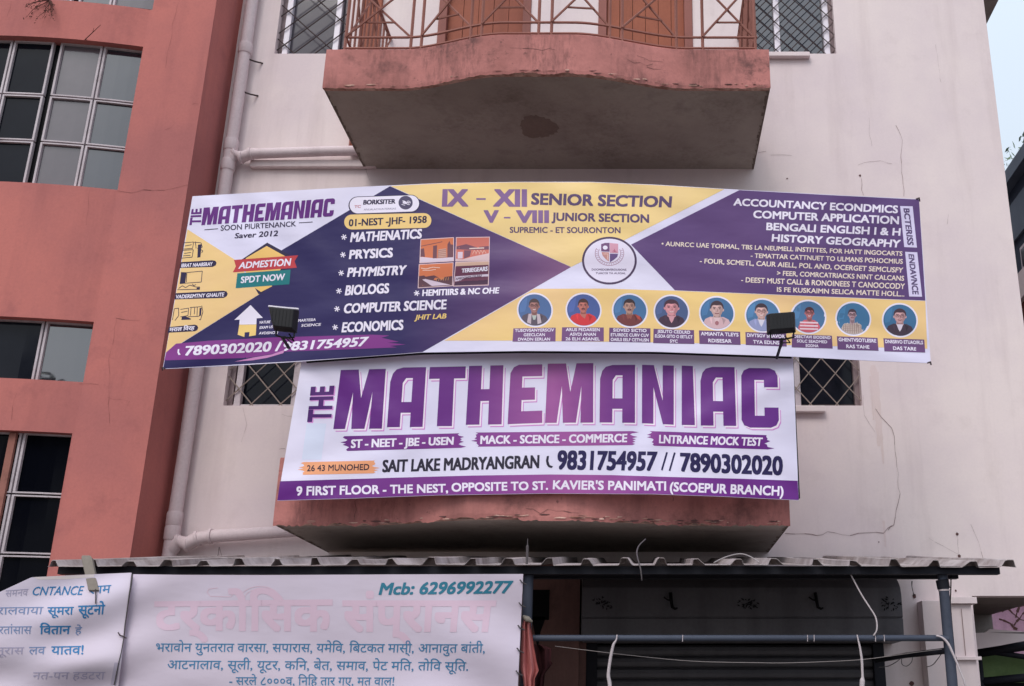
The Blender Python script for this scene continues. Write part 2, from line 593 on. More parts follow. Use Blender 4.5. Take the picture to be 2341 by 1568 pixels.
def window(h, kind):
    xa, xb, za, zb = h
    w = grp('window', wb, ((xa + xb) / 2, WY, za))
    yb = WY + 0.085
    fr = MB()
    t = 0.045
    side = M['window_wood']
    fr.box((xa, yb - 0.02, za), (xa + t * 0.9, yb + 0.04, zb), side)
    fr.box((xb - t * 0.9, yb - 0.02, za), (xb, yb + 0.04, zb), side)
    fr.box((xa + t * 0.9, yb - 0.02, zb - t), (xb - t * 0.9, yb + 0.04, zb), side)
    xs = kind['bars']
    for x in xs:
        fr.box((x - 0.024, yb - 0.03, za), (x + 0.024, yb + 0.02, zb - t), kind['bar_mat'])
    fr.box((xa + t * 0.9, yb - 0.015, za), (xb - t * 0.9, yb + 0.018, za + 0.03), kind['bar_mat'] if kind.get('pale_base') else M['grille'])
    fr.build('frame', w, bevel=0.004)
    pn = MB()
    pn.box((xa + t * 0.9, yb + 0.022, za), (xb - t * 0.9, yb + 0.03, zb - t), kind['pane'])
    pn.build('pane', w)
    gr = MB()
    s = kind['step']
    yg = WY + 0.035
    hgt = zb - za
    wd = xb - xa
    ratio = kind['ratio']          # dz/dx of the diagonal bars
    rnd = random.Random(int(abs(xa) * 100))
    k = -hgt
    while k < wd * ratio + hgt:
        for sgn in (1, -1):
            if sgn == -1 and kind.get('sparse') and int(k / s) % 2:
                continue
            # line z = za + sgn*ratio*(x - x0) clipped to the opening
            pts = []
            for x in (xa, xb):
                z = (ratio * (x - xa) - k) if sgn == 1 else (hgt - (ratio * (x - xa) - k))
                pts.append((x, z))
            (x1, z1), (x2, z2) = pts
            lo, hi = 0.0, 1.0
            dz = z2 - z1
            for bound, up in ((0, False), (hgt, True)):
                tt = (bound - z1) / dz
                if (dz > 0) != up:
                    lo = max(lo, tt)
                else:
                    hi = min(hi, tt)
            if hi - lo < 0.02:
                continue
            a = Vector((x1 + (x2 - x1) * lo, yg + (0.006 if sgn > 0 else 0), za + z1 + dz * lo))
            b = Vector((x1 + (x2 - x1) * hi, yg + (0.006 if sgn > 0 else 0), za + z1 + dz * hi))
            mid = a.lerp(b, 0.5) + Vector((rnd.uniform(-.006, .006), rnd.uniform(-.004, .004), rnd.uniform(-.006, .006)))
            gr.tube([a, mid, b], kind['r'], kind['wire'], n=5)
        k += s
    gr.build('grille', w)
    if kind.get('sill'):
        a, b, d = kind['sill']
        sl = MB()
        sl.box((a, WY - 0.05, za - d), (b, WY - 0.001, za - 0.012), M['white_wall'])
        sl.build('sill', w, bevel=0.006)
    return w


window(holes['ul'], dict(bars=[wx(647, 100), wx(762, 100)], bar_mat=M['white_metal'], pane=M['pane_grey'], step=0.17, ratio=0.95, r=0.0055, wire=M['grille'], sparse=True))
window(holes['ur'], dict(bars=[wx(1780, 100), wx(1894, 100)], bar_mat=M['white_metal'], pane=M['pane_blue'], step=0.14, ratio=1.1, r=0.0045, wire=M['grille'],
                         sill=(wx(1700, 130), wx(1850, 130), 0.055)))
window(holes['ll'], dict(bars=[wx(537, 900), wx(668, 900)], bar_mat=M['old_metal'], pane=M['pane_dark'], step=0.24, ratio=1.1, r=0.005, wire=M['grille_pale'], pale_base=True))
window(holes['lr'], dict(bars=[wx(1826, 900)], bar_mat=M['old_metal'], pane=M['pane_dark'], step=0.24, ratio=1.2, r=0.0045, wire=M['grille_pale'],
                         sill=(wx(1790, 940), wx(1885, 940), 0.06)))

# doors onto the upper balcony (and the one behind the banner)
for a, b, z in [(doors_up[0][0], doors_up[0][1], FZ_UP), (doors_up[1][0], doors_up[1][1], FZ_UP), (doors_up[0][0], doors_up[1][1], FZ_LO)]:
    d = grp('door', wb, ((a + b) / 2, WY, z))
    fr = MB()
    for p, q in ((a, a + 0.07), (b - 0.07, b)):
        fr.box((p, WY - 0.012, z), (q, WY + 0.1, z + 2.05), M['door_frame'])
    fr.box((a + 0.07, WY - 0.012, z + 1.98), (b - 0.07, WY + 0.1, z + 2.05), M['door_frame'])
    fr.build('door_frame', d, bevel=0.004)
    lf = MB()
    n = max(4, int((b - a - 0.14) / 0.11))
    for i in range(n):
        p = a + 0.07 + (b - a - 0.14) * i / n
        q = a + 0.07 + (b - a - 0.14) * (i + 1) / n
        lf.box((p + 0.002, WY + 0.05 + 0.003 * (i % 2), z), (q - 0.002, WY + 0.09, z + 1.98), M['door'])
    lf.build('door_leaf', d)
mb = MB()   # brown shutter leaf folded against the wall left of the doors
a, b = wx(834, 50), wx(872, 50)
mb.box((a, WY - 0.05, FZ_UP), (b, WY - 0.002, FZ_UP + 2.0), M['door'])
mb.box((a - 0.012, WY - 0.06, FZ_UP), (a - 0.001, WY - 0.002, FZ_UP + 2.0), M['door_frame'])
mb.build('shutter_leaf', wb)


# ------------------------------------------------------------------ balconies
BX0, BX1 = -2.25, 0.895


def bulge(x):
    return smooth((x + 1.716) / 0.75) * (1 - smooth((x + 0.5) / 0.82))


def yb(x, amp=0.177):
    return 6.497 - amp * bulge(x)


def balcony(zb, zt, amp, seed, broken):
    rnd = random.Random(seed)
    bal = grp('balcony', wb, ((BX0 + BX1) / 2, WY, zb))
    # slab with flat underside and a curved front
    N = 64
    xs = [BX0 + (BX1 - BX0) * i / N for i in range(N + 1)]
    sl = MB()
    zf = zb + 0.15
    for a, b in zip(xs, xs[1:]):
        ya, yq = yb(a, amp) + 0.02, yb(b, amp) + 0.02
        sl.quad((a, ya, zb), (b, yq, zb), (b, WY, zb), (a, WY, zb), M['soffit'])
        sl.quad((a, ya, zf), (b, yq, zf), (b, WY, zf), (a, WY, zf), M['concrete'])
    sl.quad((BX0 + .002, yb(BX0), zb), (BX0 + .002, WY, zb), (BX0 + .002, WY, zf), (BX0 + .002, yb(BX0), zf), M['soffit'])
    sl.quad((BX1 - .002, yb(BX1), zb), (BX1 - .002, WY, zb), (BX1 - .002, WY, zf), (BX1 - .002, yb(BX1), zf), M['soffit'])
    # rain-darkened drip line along the ends of the underside
    for sgn, xe in ((1, BX0), (-1, BX1)):
        for i in range(26):
            y0 = 6.52 + (WY - 6.52) * i / 26
            w = rnd.uniform(0.006, 0.03)
            sl.quad((xe, y0, zb - 0.003), (xe + sgn * w, y0, zb - 0.003), (xe + sgn * w * rnd.uniform(0.4, 1), y0 + 0.047, zb - 0.003), (xe, y0 + 0.047, zb - 0.003), M['drip'])
    sl.build('slab', bal, recalc=False)
    # front curb, crumbling along its lower edge
    fc = MB()
    rag = [0.0]
    for i in range(N * 3):
        rag.append(max(-0.004, min(0.020, rag[-1] * 0.8 + rnd.uniform(-0.008, 0.008) * broken)))
    xf = [BX0 + (BX1 - BX0) * i / (N * 3) for i in range(N * 3 + 1)]
    th = 0.11

    def prof(x, r):
        y = yb(x, amp)
        return [(y + 0.004, zb - 0.012 + r), (y, zb + 0.012 + r), (y - 0.002, zb + (zt - zb) * 0.5), (y + 0.001, zt - 0.008), (y + 0.01, zt), (y + th, zt), (y + th, zb + 0.152)]
    pr = [prof(x, r) for x, r in zip(xf, rag)]
    for i in range(N * 3):
        for k in range(6):
            a, b, c, d = pr[i][k], pr[i + 1][k], pr[i + 1][k + 1], pr[i][k + 1]
            fc.quad((xf[i], *a), (xf[i + 1], *b), (xf[i + 1], *c), (xf[i], *d), M['fascia'])
        a, b = pr[i][0], pr[i + 1][0]
        fc.quad((xf[i], *a), (xf[i], a[0] + 0.05, zb - 0.002), (xf[i + 1], b[0] + 0.05, zb - 0.002), (xf[i + 1], *b), M['crumbled'])
    for x in (BX0, BX1):
        p = prof(x, 0)
        fc.add([(x, q[0], q[1]) for q in p], [tuple(range(7))], M['fascia'])
    # side curbs back to the wall
    for xa, xb in ((BX0, BX0 + th), (BX1 - th, BX1)):
        fc.box((xa + (0.001 if xa == BX0 else 0), yb(BX0) + th, zb + 0.153), (xb - (0.001 if xb == BX1 else 0), WY - 0.001, zt), M['fascia'])
    # flaked render: small broken lumps and cracks along the curb
    fl = fc
    for i in range(int(6 * broken)):
        x = rnd.uniform(BX0 + 0.15, BX1 - 0.4)
        z = rnd.uniform(zb + 0.03, zt - 0.04)
        vert = rnd.random() < 0.45
        prev = None
        for k in range(rnd.randint(4, 11)):
            xx = x + (0.012 * rnd.uniform(-1, 1) if vert else 0.045 * k)
            zz = z - 0.02 * k if vert else z + rnd.uniform(-.016, .016) - 0.003 * k
            if not (BX0 + 0.02 < xx < BX1 - 0.02 and zb + 0.01 < zz < zt - 0.01):
                break
            pnt = Vector((xx, yb(xx, amp) - 0.0035, zz))
            if prev is not None:
                w_ = rnd.uniform(0.0008, 0.0032)
                e_ = Vector((w_, 0, 0)) if vert else Vector((0, 0, w_))
                fl.quad(prev - e_ * .5, pnt - e_ * .5, pnt + e_ * .5, prev + e_ * .5, M['darkcrack'])
            prev = pnt
    for i in range(int(55 * broken)):
        x = rnd.uniform(BX0 + 0.1, BX1 - 0.05)
        if rnd.random() < 0.5:
            x = rnd.uniform(-0.9, BX1 - 0.05)
        y = yb(x, amp)
        L, hgt = rnd.uniform(0.008, 0.05), rnd.uniform(0.002, 0.006)
        z = zb + rnd.uniform(0.0, 0.022)
        n = 7
        ring = [(x + L * cos(k * 2 * pi / n) * rnd.uniform(.6, 1.1), y - 0.003, z + hgt * sin(k * 2 * pi / n) * rnd.uniform(.5, 1.2)) for k in range(n)]
        fl.add(ring + [(x, y - 0.006, z)], [(k, (k + 1) % n, n) for k in range(n)], M['crumbled'] if rnd.random() < 0.6 else M['darkcrack'])
    fc.build('curb', bal, recalc=False, smooth=True, angle=35)
    return bal


def railing(bal, zt, amp):
    R = MB()
    h = 0.92
    z1, z2, z3 = zt + 0.035, zt + 0.125, zt + h

    def yr(x):
        return yb(x, amp) + 0.045
    x0, x1 = BX0 + 0.115, BX1 - 0.09
    xs = [x0 + (x1 - x0) * i / 60 for i in range(61)]
    for z, r in ((z1, 0.009), (z2, 0.010), (z3, 0.016), (z3 - 0.1, 0.009)):
        R.tube([(x, yr(x), z) for x in xs], r, M['rust'], n=6)
    px = [x0] + [at(X, 60, 6.42).x for X in (933, 958, 1078, 1104, 1234, 1263, 1394, 1422, 1547, 1608)] + [x1]
    for x in px:
        R.bar((x, yr(x), zt - 0.02), (x, yr(x), z3), 0.016, M['rust'])
    spans = [(px[0], px[1]), (px[2], px[3]), (px[4], px[5]), (px[6], px[7]), (px[8], px[9]), (px[10], px[11])]
    for a, b in spans:
        top = zt + 0.60
        R.tube([(a, yr(a) - 0.012, z2), ((a + b) / 2, yr((a + b) / 2) - 0.012, (z2 + top) / 2), (b, yr(b) - 0.012, top)], 0.009, M['rust'], n=5)
        R.tube([(b, yr(b) + 0.010, z2), ((a + b) / 2, yr((a + b) / 2) + 0.010, (z2 + top) / 2), (a, yr(a) + 0.010, top)], 0.009, M['rust'], n=5)
        q1, q2 = a + (b - a) * 0.27, a + (b - a) * 0.73
        zq = z2 + (top - z2) * 0.27
        R.tube([(q1, yr(q1), zq), (q2, yr(q2), zq)], 0.008, M['rust'], n=5)
        R.tube([(a, yr(a), top), (b, yr(b), top)], 0.008, M['rust'], n=5)
    for x, sg in ((x0, 1), (x1, -1)):
        ya, ye = yr(x), WY - 0.01
        for z, r in ((z1, 0.009), (z2, 0.009), (z3, 0.014)):
            R.tube([(x, ya, z), (x, ye, z)], r, M['rust'], n=6)
        n = 11
        for i in range(1, n):
            y = ya + (ye - ya) * i / n
            R.bar((x, y, zt - 0.02), (x, y, z3), 0.013, M['rust'])
        for i in range(2):
            p, q = ya + (ye - ya) * i / 2, ya + (ye - ya) * (i + 1) / 2
            R.tube([(x + 0.01, p, z2), (x + 0.01, q, z3)], 0.008, M['rust'], n=5)
            R.tube([(x - 0.01, q, z2), (x - 0.01, p, z3)], 0.008, M['rust'], n=5)
    return R.build('railing', bal, recalc=False, smooth=True, angle=50)


up = balcony(EYE + 4.155, EYE + 4.465, 0.177, 3, 0.75)
railing(up, EYE + 4.465, 0.177)
lo = balcony(EYE + 1.087, EYE + 1.50, 0.20, 5, 1.35)
railing(lo, EYE + 1.50, 0.20)
# round dark damp patch hanging on the upper underside
mb = MB()
c = at(1230, 290, 1)
d = ray(1230, 290)
c = EYEV + d * (4.155 / d.z)
n = 56
rings = [(1.0, 0.001), (0.8, 0.004), (0.45, 0.007)]
vs = []
for k_, (f, dz) in enumerate(rings):
    for i in range(n):
        a = 2 * pi * i / n
        rr = f * (1 + 0.08 * sin(3 * a + 1) + random.uniform(-.09, .09) * (k_ == 0))
        vs.append((c.x + 0.14 * rr * cos(a), c.y + 0.16 * rr * sin(a), EYE + 4.155 - dz))
vs.append((c.x, c.y, EYE + 4.155 - 0.008))
fs = []
for k in range(2):
    for i in range(n):
        fs.append((k * n + i, k * n + (i + 1) % n, (k + 1) * n + (i + 1) % n, (k + 1) * n + i))
fs += [(2 * n + i, 2 * n + (i + 1) % n, 3 * n) for i in range(n)]
mb.add(vs, fs, plaster('damp_patch', '#86776f', '#72645d', '#564a45', 0.8, 0.1, 0.6))
mb.build('damp_patch', up, smooth=True)

# ------------------------------------------------------------------ drain pipe in the corner
dp = MB()
PY = WY - 0.075


def ppt(X, Y, y=PY):
    return at(X, Y, y)


xt = ppt(577, 0)
px_ = lambda z: xt.x + 0.022 * smooth((xt.z - z) / 6.0) * -1.6
zs = [0.2, 1.2, 2.0, 3.0, 4.2, 5.2, 6.2, 7.2, ZT]
dp.tube([(px_(z), PY, z) for z in zs], 0.048, M['pipe'], n=16)


def collar(p, r=0.056, h=0.05, axis=(0, 0, 1)):
    a = Vector(axis).normalized()
    p = Vector(p)
    dp.tube([p - a * h, p - a * h * 0.8, p + a * h * 0.8, p + a * h], [r * 0.93, r, r, r * 0.93], M['pipe'], n=16)


zc1 = ppt(520, 365).z
zc2 = ppt(385, 1225).z
for z in (ppt(569, 112).z, zc1 - 0.05, zc1 + 0.13, zc2 + 0.02, zc2 + 0.12):
    collar((px_(z), PY, z))
# branch 1, level with the upper slab
bz = ppt(600, 352).z
x0 = px_(zc1)
br = [(x0, PY, zc1 - 0.04), (x0 + 0.05, PY - 0.004, zc1 + 0.045), (x0 + 0.10, PY - 0.008, bz - 0.035), (x0 + 0.17, PY - 0.01, bz - 0.004), (x0 + 0.26, PY - 0.01, bz),
      (BX0 - 0.3, PY - 0.01, bz + 0.02), (BX0 + 0.15, PY - 0.01, bz + 0.03)]
dp.tube(br, [0.046, 0.047, 0.048, 0.046, 0.042, 0.040, 0.040], M['pipe'], n=14)
for i in (1, 2, 3):
    q = Vector(br[i])
    ax = Vector(br[i + 1]) - Vector(br[i - 1])
    collar(q, 0.053, 0.012, ax)
# branch 2 above the awning
bz2 = ppt(440, 1238).z
x0 = px_(zc2)
br = [(x0 + 0.01, PY, zc2 - 0.10), (x0 + 0.06, PY - 0.004, zc2 - 0.04), (x0 + 0.12, PY - 0.008, bz2 - 0.02), (x0 + 0.19, PY - 0.01, bz2 + 0.02), (x0 + 0.28, PY - 0.01, bz2 + 0.035),
      (BX0 - 0.2, PY - 0.01, bz2 + 0.075), (BX0 + 0.25, PY - 0.01, bz2 + 0.09)]
dp.tube(br, [0.05, 0.052, 0.052, 0.05, 0.046, 0.042, 0.042], M['pipe'], n=14)
for i in (1, 2, 3, 4):
    collar(br[i], 0.056, 0.012, Vector(br[i + 1]) - Vector(br[i - 1]))
dpo = dp.build('drain_pipe', wb, recalc=False, smooth=True, angle=40)
bk = MB()
for z in (ppt(566, 135).z, zc1 + 0.6 - 2, ppt(560, 210).z):
    bk.tube([(px_(z) + 0.04, PY, z), (px_(z) + 0.09, PY + 0.02, z - 0.01), (px_(z) + 0.13, WY, z + 0.01)], 0.007, M['grille'], n=5)
bk.build('pipe_bracket', dpo)
lg = MB()   # render ledge below branch 1, and below branch 2
lg.box((px_(bz) + 0.16, WY - 0.05, bz - 0.098), (BX0 + 0.1, WY - 0.001, bz - 0.036), M['white_wall'])
lg.build('ledge', wb, bevel=0.008)

# ------------------------------------------------------------------ ground floor: pier, shutter, column
mb = MB()
a, b = at(1190, 1450, 7.5).x, at(1324, 1450, 7.5).x
mb.box((a, 7.5, 0), (b, WY - 0.001, EYE + 0.98), M['pier'])
a2 = at(1362, 1520, 7.58).x
mb.box((b, 7.58, 0), (a2, WY - 0.001, wz(1460)), M['pier'])
mb.box((a + 0.02, 7.495, EYE + 0.60), (a + 0.19, 7.499, EYE + 0.80), M['black'])
mb.prism([(a + 0.07, EYE + 0.62), (a + 0.17, EYE + 0.62), (a + 0.135, EYE + 0.52), (a + 0.12, EYE + 0.40), (a + 0.10, EYE + 0.5)], 'y', 7.495, 7.499, M['black'])
mb.build('pier', wb)

rs = grp('roller_shutter', wb, ((SH0 + SH1) / 2, WY, 0))
hx0, hx1 = at(1330, 1400, 7.35).x, at(2062, 1400, 7.35).x
zh0, zh1 = at(1500, 1464, 7.33).z, at(1500, 1318, 7.33).z
zm = at(1500, 1412, 7.33).z
zsh = at(1500, 1360, 7.33).z
hood = MB()
prof = [(WY - 0.002, zh0), (7.36, zh0), (7.345, zh0 + 0.02), (7.335, zm - 0.006), (7.345, zm - 0.003), (7.345, zm + 0.003), (7.333, zm + 0.008), (7.33, zsh), (7.345, zsh + 0.05),
        (7.39, zh1 - 0.03), (7.44, zh1), (WY - 0.002, zh1)]
hood.prism(prof, 'x', hx0, hx1, M['shutter'])
hood.build('hood', rs, recalc=True, smooth=True, angle=30)
# painted leaf sprays on the hood
rnd = random.Random(4)
for X in (1377, 1711, 2035):
    dec = MB()
    c = at(X, 1380, 7.33)
    for i in range(34):
        a = rnd.uniform(0, 2 * pi)
        r = rnd.uniform(0.01, 0.075)
        p = Vector((c.x + r * cos(a) * 1.0, 7.3285, c.z + r * sin(a) * 0.62))
        L = rnd.uniform(0.012, 0.032)
        t = a + rnd.uniform(-0.8, 0.8)
        dx, dz = L * cos(t), L * sin(t) * 0.8
        dec.add([p + Vector((-dx * .5, 0, -dz * .5)), p + Vector((-dz * .22, -0.0005 * i / 34, dx * .22)), p + Vector((dx * .5, -0.0005, dz * .5)), p + Vector((dz * .22, 0, -dx * .22))],
                [(0, 1, 2, 3)], M['leaf_ink'])
    dec.build('leaf_ornament', rs, recalc=False)
for X in (1533, 1864):
    hk = MB()
    p = at(X, 1362, 7.32)
    hk.tube([p + Vector((0, 0.0, 0.02)), p + Vector((0.004, -0.012, -0.03)), p + Vector((0.01, -0.012, -0.075)), p + Vector((0.03, -0.02, -0.088)), p + Vector((0.045, -0.02, -0.08))],
            [0.011, 0.011, 0.010, 0.008, 0.006], M['black'], n=7)
    hk.tube([p + Vector((-0.045, -0.01, -0.01)), p + Vector((-0.02, -0.012, -0.028)), p + Vector((0.002, -0.012, -0.032))], 0.005, M['black'], n=5)
    hk.build('hook', rs, smooth=True)
sl = MB()
z = 0.02
while z < zh0 - 0.01:
    z2_ = min(z + 0.075, zh0 + 0.02)
    pr = [(7.655, z), (7.63, z + 0.012), (7.622, z + 0.035), (7.63, z + 0.058), (7.655, z2_ - 0.004), (7.665, z2_)]
    for (ya, za), (yc, zc_) in zip(pr, pr[1:]):
        sl.quad((SH0, ya, za), (SH1, ya, za), (SH1, yc, zc_), (SH0, yc, zc_), M['shutter_dark'])
    z = z2_
sl.build('slat_curtain', rs, recalc=False)
for x in (SH0, SH1):
    gd = MB()
    s = 1 if x == SH0 else -1
    gd.box((x - 0.03 * s, 7.575, 0), (x + 0.045 * s, 7.69, zh0 - 0.002), M['black_steel'])
    gd.build('guide_rail', rs, bevel=0.004)

mb = MB()
c0, c1 = at(2119, 1450, 7.5).x, at(2226, 1450, 7.5).x
cz = at(2200, 1381, 7.5).z
mb.box((c0, 7.56, 0), (c0 + 0.175, WY - 0.001, cz + 0.03), M['white_wall'])
mb.box((c0 + 0.1755, 7.50, 0), (c1, WY - 0.001, cz), M['white_wall'])
mb.box((c0 + 0.165, 7.465, cz + 0.0015), (c1 + 0.035, WY - 0.0015, cz + 0.045), M['white_wall'])
z5 = at(2200, 1509, 7.5).z
mb.box((c0 + 0.18, 7.472, z5), (c1 + 0.03, 7.4995, z5 + 0.022), M['white_wall'])
xm = at(2202, 1450, 7.5).x
mb.box((xm, 7.494, z5 + 0.03), (xm + 0.005, 7.4985, cz - 0.03), M['crack'])
mb.build('column', wb, bevel=0.006)

# ================================================================== RED BUILDING
RX1 = -3.43
RXP = -3.945


def yr_(x):
    s = max(0.0, RXP - x)
    return 7.22 - 0.26 * s + 0.11 * s * s if x < RXP else 7.22


def red_hit(X, Y, off=0.0):
    d = ray(X, Y)
    t = 7.2 / d.y
    for _ in range(12):
        t = (yr_((EYEV + d * t).x) - off) / d.y
    return EYEV + d * t


rb = thing('brick_red_building', 'terracotta red building with bowed front and white framed windows at left', 'building', (-4.6, 7.2, 0))
xr = -3.952
xl = -5.55


def rz(X, Y):
    return red_hit(X, Y).z


W1 = (xl, xr, rz(269, 434), rz(330, 107))
W2 = (xl, xr, rz(180, 873), rz(207, 735))
W3 = (xl, xr - 0.01, EYE + 0.35, rz(158, 990))
W0 = (xl, xr + 0.02, rz(344, 22), rz(344, 22) + 1.25)
mb = MB()
wall_cells(mb, -6.9, RX1, 0, ZT + 0.8, [W0, W1, W2, W3], None, 0.11, M['red_wall'], yf=yr_)
mb.quad((RX1, 7.22, 0), (RX1, 16, 0), (RX1, 16, ZT + .8), (RX1, 7.22, ZT + .8), M['red_wall'])
mb.quad((-6.9, yr_(-6.9), 0), (-6.9, 16, 0), (-6.9, 16, ZT + .8), (-6.9, yr_(-6.9), ZT + .8), M['red_wall'])
mb.quad((-6.9, 16, 0), (RX1, 16, 0), (RX1, 16, ZT + .8), (-6.9, 16, ZT + .8), M['red_wall'])
mb.quad((-6.9, 7.2, ZT + .8), (RX1, 7.2, ZT + .8), (RX1, 16, ZT + .8), (-6.9, 16, ZT + .8), M['concrete'])


def redpatch(pts, mat, off=0.003):
    P = [red_hit(X, Y, off) for X, Y in pts]
    mb.add(P, [tuple(range(len(P)))], mat)


zH = zo(0, 1250, 1.4933)
for pts, w in (([zA(820, 1325), zA(920, 1340), zA(1000, 1325), zA(1150, 1325)], 0.008), ([zA(1150, 1325), zA(1310, 1288)], 0.003),
               ([zA(1340, 722), zA(1385, 725)], 0.005), ([zA(1250, 0), zA(1210, 130), zA(1190, 280), zA(1150, 480)], 0.003),
               ([zA(1150, 905), zA(1190, 890), zA(1230, 850)], 0.003), ([zA(80, 10), zA(70, 60), zA(50, 120)], 0.003),
               ([zA(620, 1330), zA(605, 1568)], 0.002), ([zH(695, 35), zH(838, 48)], 0.005), ([zH(478, 425), zH(590, 430)], 0.003),
               ([zH(695, 40), zH(680, 150), zH(655, 270), zH(650, 500), zH(655, 660)], 0.003), ([zH(100, 480), zH(75, 560), zH(68, 640)], 0.003),
               ([zH(640, 510), zH(770, 530), zH(765, 560)], 0.002), ([zA(330, 90), zA(270, 240)], 0.002)):
    crack(mb, pts, w * 0.8, M['redcrack'], y=7.2, yf=yr_)
mb.build('wall', rb, recalc=False)


def red_window(h, xcuts, zcuts, pane_of, gap=0.012, dark_gap=()):
    xa, xb, za, zb = h
    w = grp('window', rb, ((xa + xb) / 2, 7.2, za))
    xs = [xa] + xcuts + [xb]
    zz = [za] + zcuts + [zb]
    fr = MB()
    dep = 0.085

    def Y(x, o=0.0):
        return yr_(x) + dep + o

    def rail(xp, xq, z0, z1, mat, o0=-0.02, o1=0.012):
        n = max(1, int((xq - xp) / 0.1))
        for i in range(n):
            p, q = xp + (xq - xp) * i / n, xp + (xq - xp) * (i + 1) / n
            fr.add([(p, Y(p, o0), z0), (q, Y(q, o0), z0), (q, Y(q, o1), z0), (p, Y(p, o1), z0), (p, Y(p, o0), z1), (q, Y(q, o0), z1), (q, Y(q, o1), z1), (p, Y(p, o1), z1)],
                   [(0, 3, 2, 1), (4, 5, 6, 7), (0, 1, 5, 4), (2, 3, 7, 6), (0, 4, 7, 3), (1, 2, 6, 5)], mat)
    t = 0.0145
    for i in range(len(xs) - 1):
        for j in range(len(zz) - 1):
            p, q = xs[i] + gap * (0.5 if i else 0), xs[i + 1] - gap * (0.5 if i < len(xs) - 2 else 0)
            if i in dark_gap:
                q -= 0.02
            if i - 1 in dark_gap:
                p += 0.02
            r, s = zz[j] + 0.006 * (1 if j else 0), zz[j + 1] - 0.006 * (1 if j < len(zz) - 2 else 0)
            rail(p, p + t, r, s, M['old_metal'])
            rail(q - t, q, r, s, M['old_metal'])
            rail(p + t, q - t, r, r + t * 0.7, M['old_metal'])
            rail(p + t, q - t, s - t * 0.7, s, M['old_metal'])
            pm = MB()
            n = max(1, int((q - p) / 0.1))
            for k in range(n):
                u, v = p + t + (q - p - 2 * t) * k / n, p + t + (q - p - 2 * t) * (k + 1) / n
                pm.quad((u, Y(u, 0.004), r + t * .7), (v, Y(v, 0.004), r + t * .7), (v, Y(v, 0.004), s - t * .7), (u, Y(u, 0.004), s - t * .7), pane_of(i, j))
            pm.build('pane', w, recalc=False, smooth=True)
    # dark rebate behind the sashes
    bk = MB()
    n = 12
    for k in range(n):
        u, v = xa + (xb - xa) * k / n, xa + (xb - xa) * (k + 1) / n
        fr.quad((u, Y(u, 0.022), za), (v, Y(v, 0.022), za), (v, Y(v, 0.022), zb), (u, Y(u, 0.022), zb), M['black'])
    fr.build('frame', w, recalc=False)


x_m, x_n, x_o = red_hit(85, 262).x, red_hit(194, 270).x, red_hit(8, 140).x
x_k = x_o - (x_m - x_o) * 0.98
tintA = lambda i, j: M['pane_dark'] if i <= 2 else (M['pane_warm'] if i == 3 else M['pane_blue'])
red_window(W1, [x_k, x_o, x_m, x_n], [rz(287, 331), rz(306, 227)], tintA, dark_gap=(2,))
z0_ = rz(344, 22)
x_p = red_hit(*zA(748, 15)).x
red_window(W0, [x_o, red_hit(160, 0).x, x_p], [z0_ + 0.42, z0_ + 0.84], lambda i, j: M['pane_blue'] if i < 3 else M['pane_warm'], dark_gap=(1,))
x_q = red_hit(79, 800).x
red_window(W2, [xl + 0.5, x_q], [], lambda i, j: M['pane_dark'] if i < 2 else M['pane_mirror'])
x_s = red_hit(28, 1050).x
red_window(W3, [xl + 0.5, x_s], [rz(135, 1267), rz(145, 1129)] if rz(135, 1267) < rz(145, 1129) else [], lambda i, j: M['pane_black'])
mb = MB()    # one timber sash left of the lower window
xq2 = red_hit(20, 1060).x
mb.box((x_s - 0.075, yr_(x_s) + 0.035, W3[2]), (x_s - 0.028, yr_(x_s) + 0.06, W3[3] - 0.005), M['rust'])
mb.build('timber_post', rb)

# dry weeds rooted in the red wall
def weed(base, spread, n, L, label, seed):
    rnd = random.Random(seed)
    w = MB()
    for i in range(n):
        p = Vector(base)
        d = Vector((rnd.uniform(-1, 1) * spread, -rnd.uniform(0.2, 0.7), rnd.uniform(-1, -0.1))).normalized()
        pts = [p.copy()]
        for k in range(6):
            d = (d + Vector((rnd.uniform(-.5, .5), rnd.uniform(-.15, .15), rnd.uniform(-.5, .2)))).normalized()
            p = p + d * L * rnd.uniform(0.10, 0.22)
            pts.append(p.copy())
        w.tube(pts, [0.004 - 0.0005 * k for k in range(7)], M['twig'], n=4)
        for k in range(2, 7):
            for _ in range(3):
                q = pts[k] + Vector((rnd.uniform(-.02, .02), rnd.uniform(-.01, .01), rnd.uniform(-.02, .02)))
                s = rnd.uniform(0.006, 0.012)
                e1 = Vector((rnd.uniform(-1, 1), rnd.uniform(-.5, .5), rnd.uniform(-1, 1))).normalized() * s
                e2 = Vector((rnd.uniform(-1, 1), rnd.uniform(-.5, .5), rnd.uniform(-1, 1))).normalized() * s
                w.add([q, q + e1, q + e1 + e2, q + e2], [(0, 1, 2, 3)], M['twig'])
    return tag(w.build('dry_weed', recalc=False), label, 'plant')


weed(red_hit(*zA(345, 0)), 1.2, 9, 0.26, 'dry brown weed hanging on the red wall below the topmost window', 2)
tw = MB()
p0 = red_hit(*zA(582, 276))
tw.tube([p0 + Vector((0, 0.01, 0)), p0 + Vector((0.09, -0.05, 0.03)), p0 + Vector((0.16, -0.08, 0.08))], [0.004, 0.003, 0.002], M['twig'], n=5)
tw.tube([p0 + Vector((0.09, -0.05, 0.03)), p0 + Vector((0.10, -0.06, 0.065))], [0.0025, 0.0015], M['twig'], n=5)
tag(tw.build('bare_twig'), 'single bare twig poking from the red wall above the grid window', 'twig')

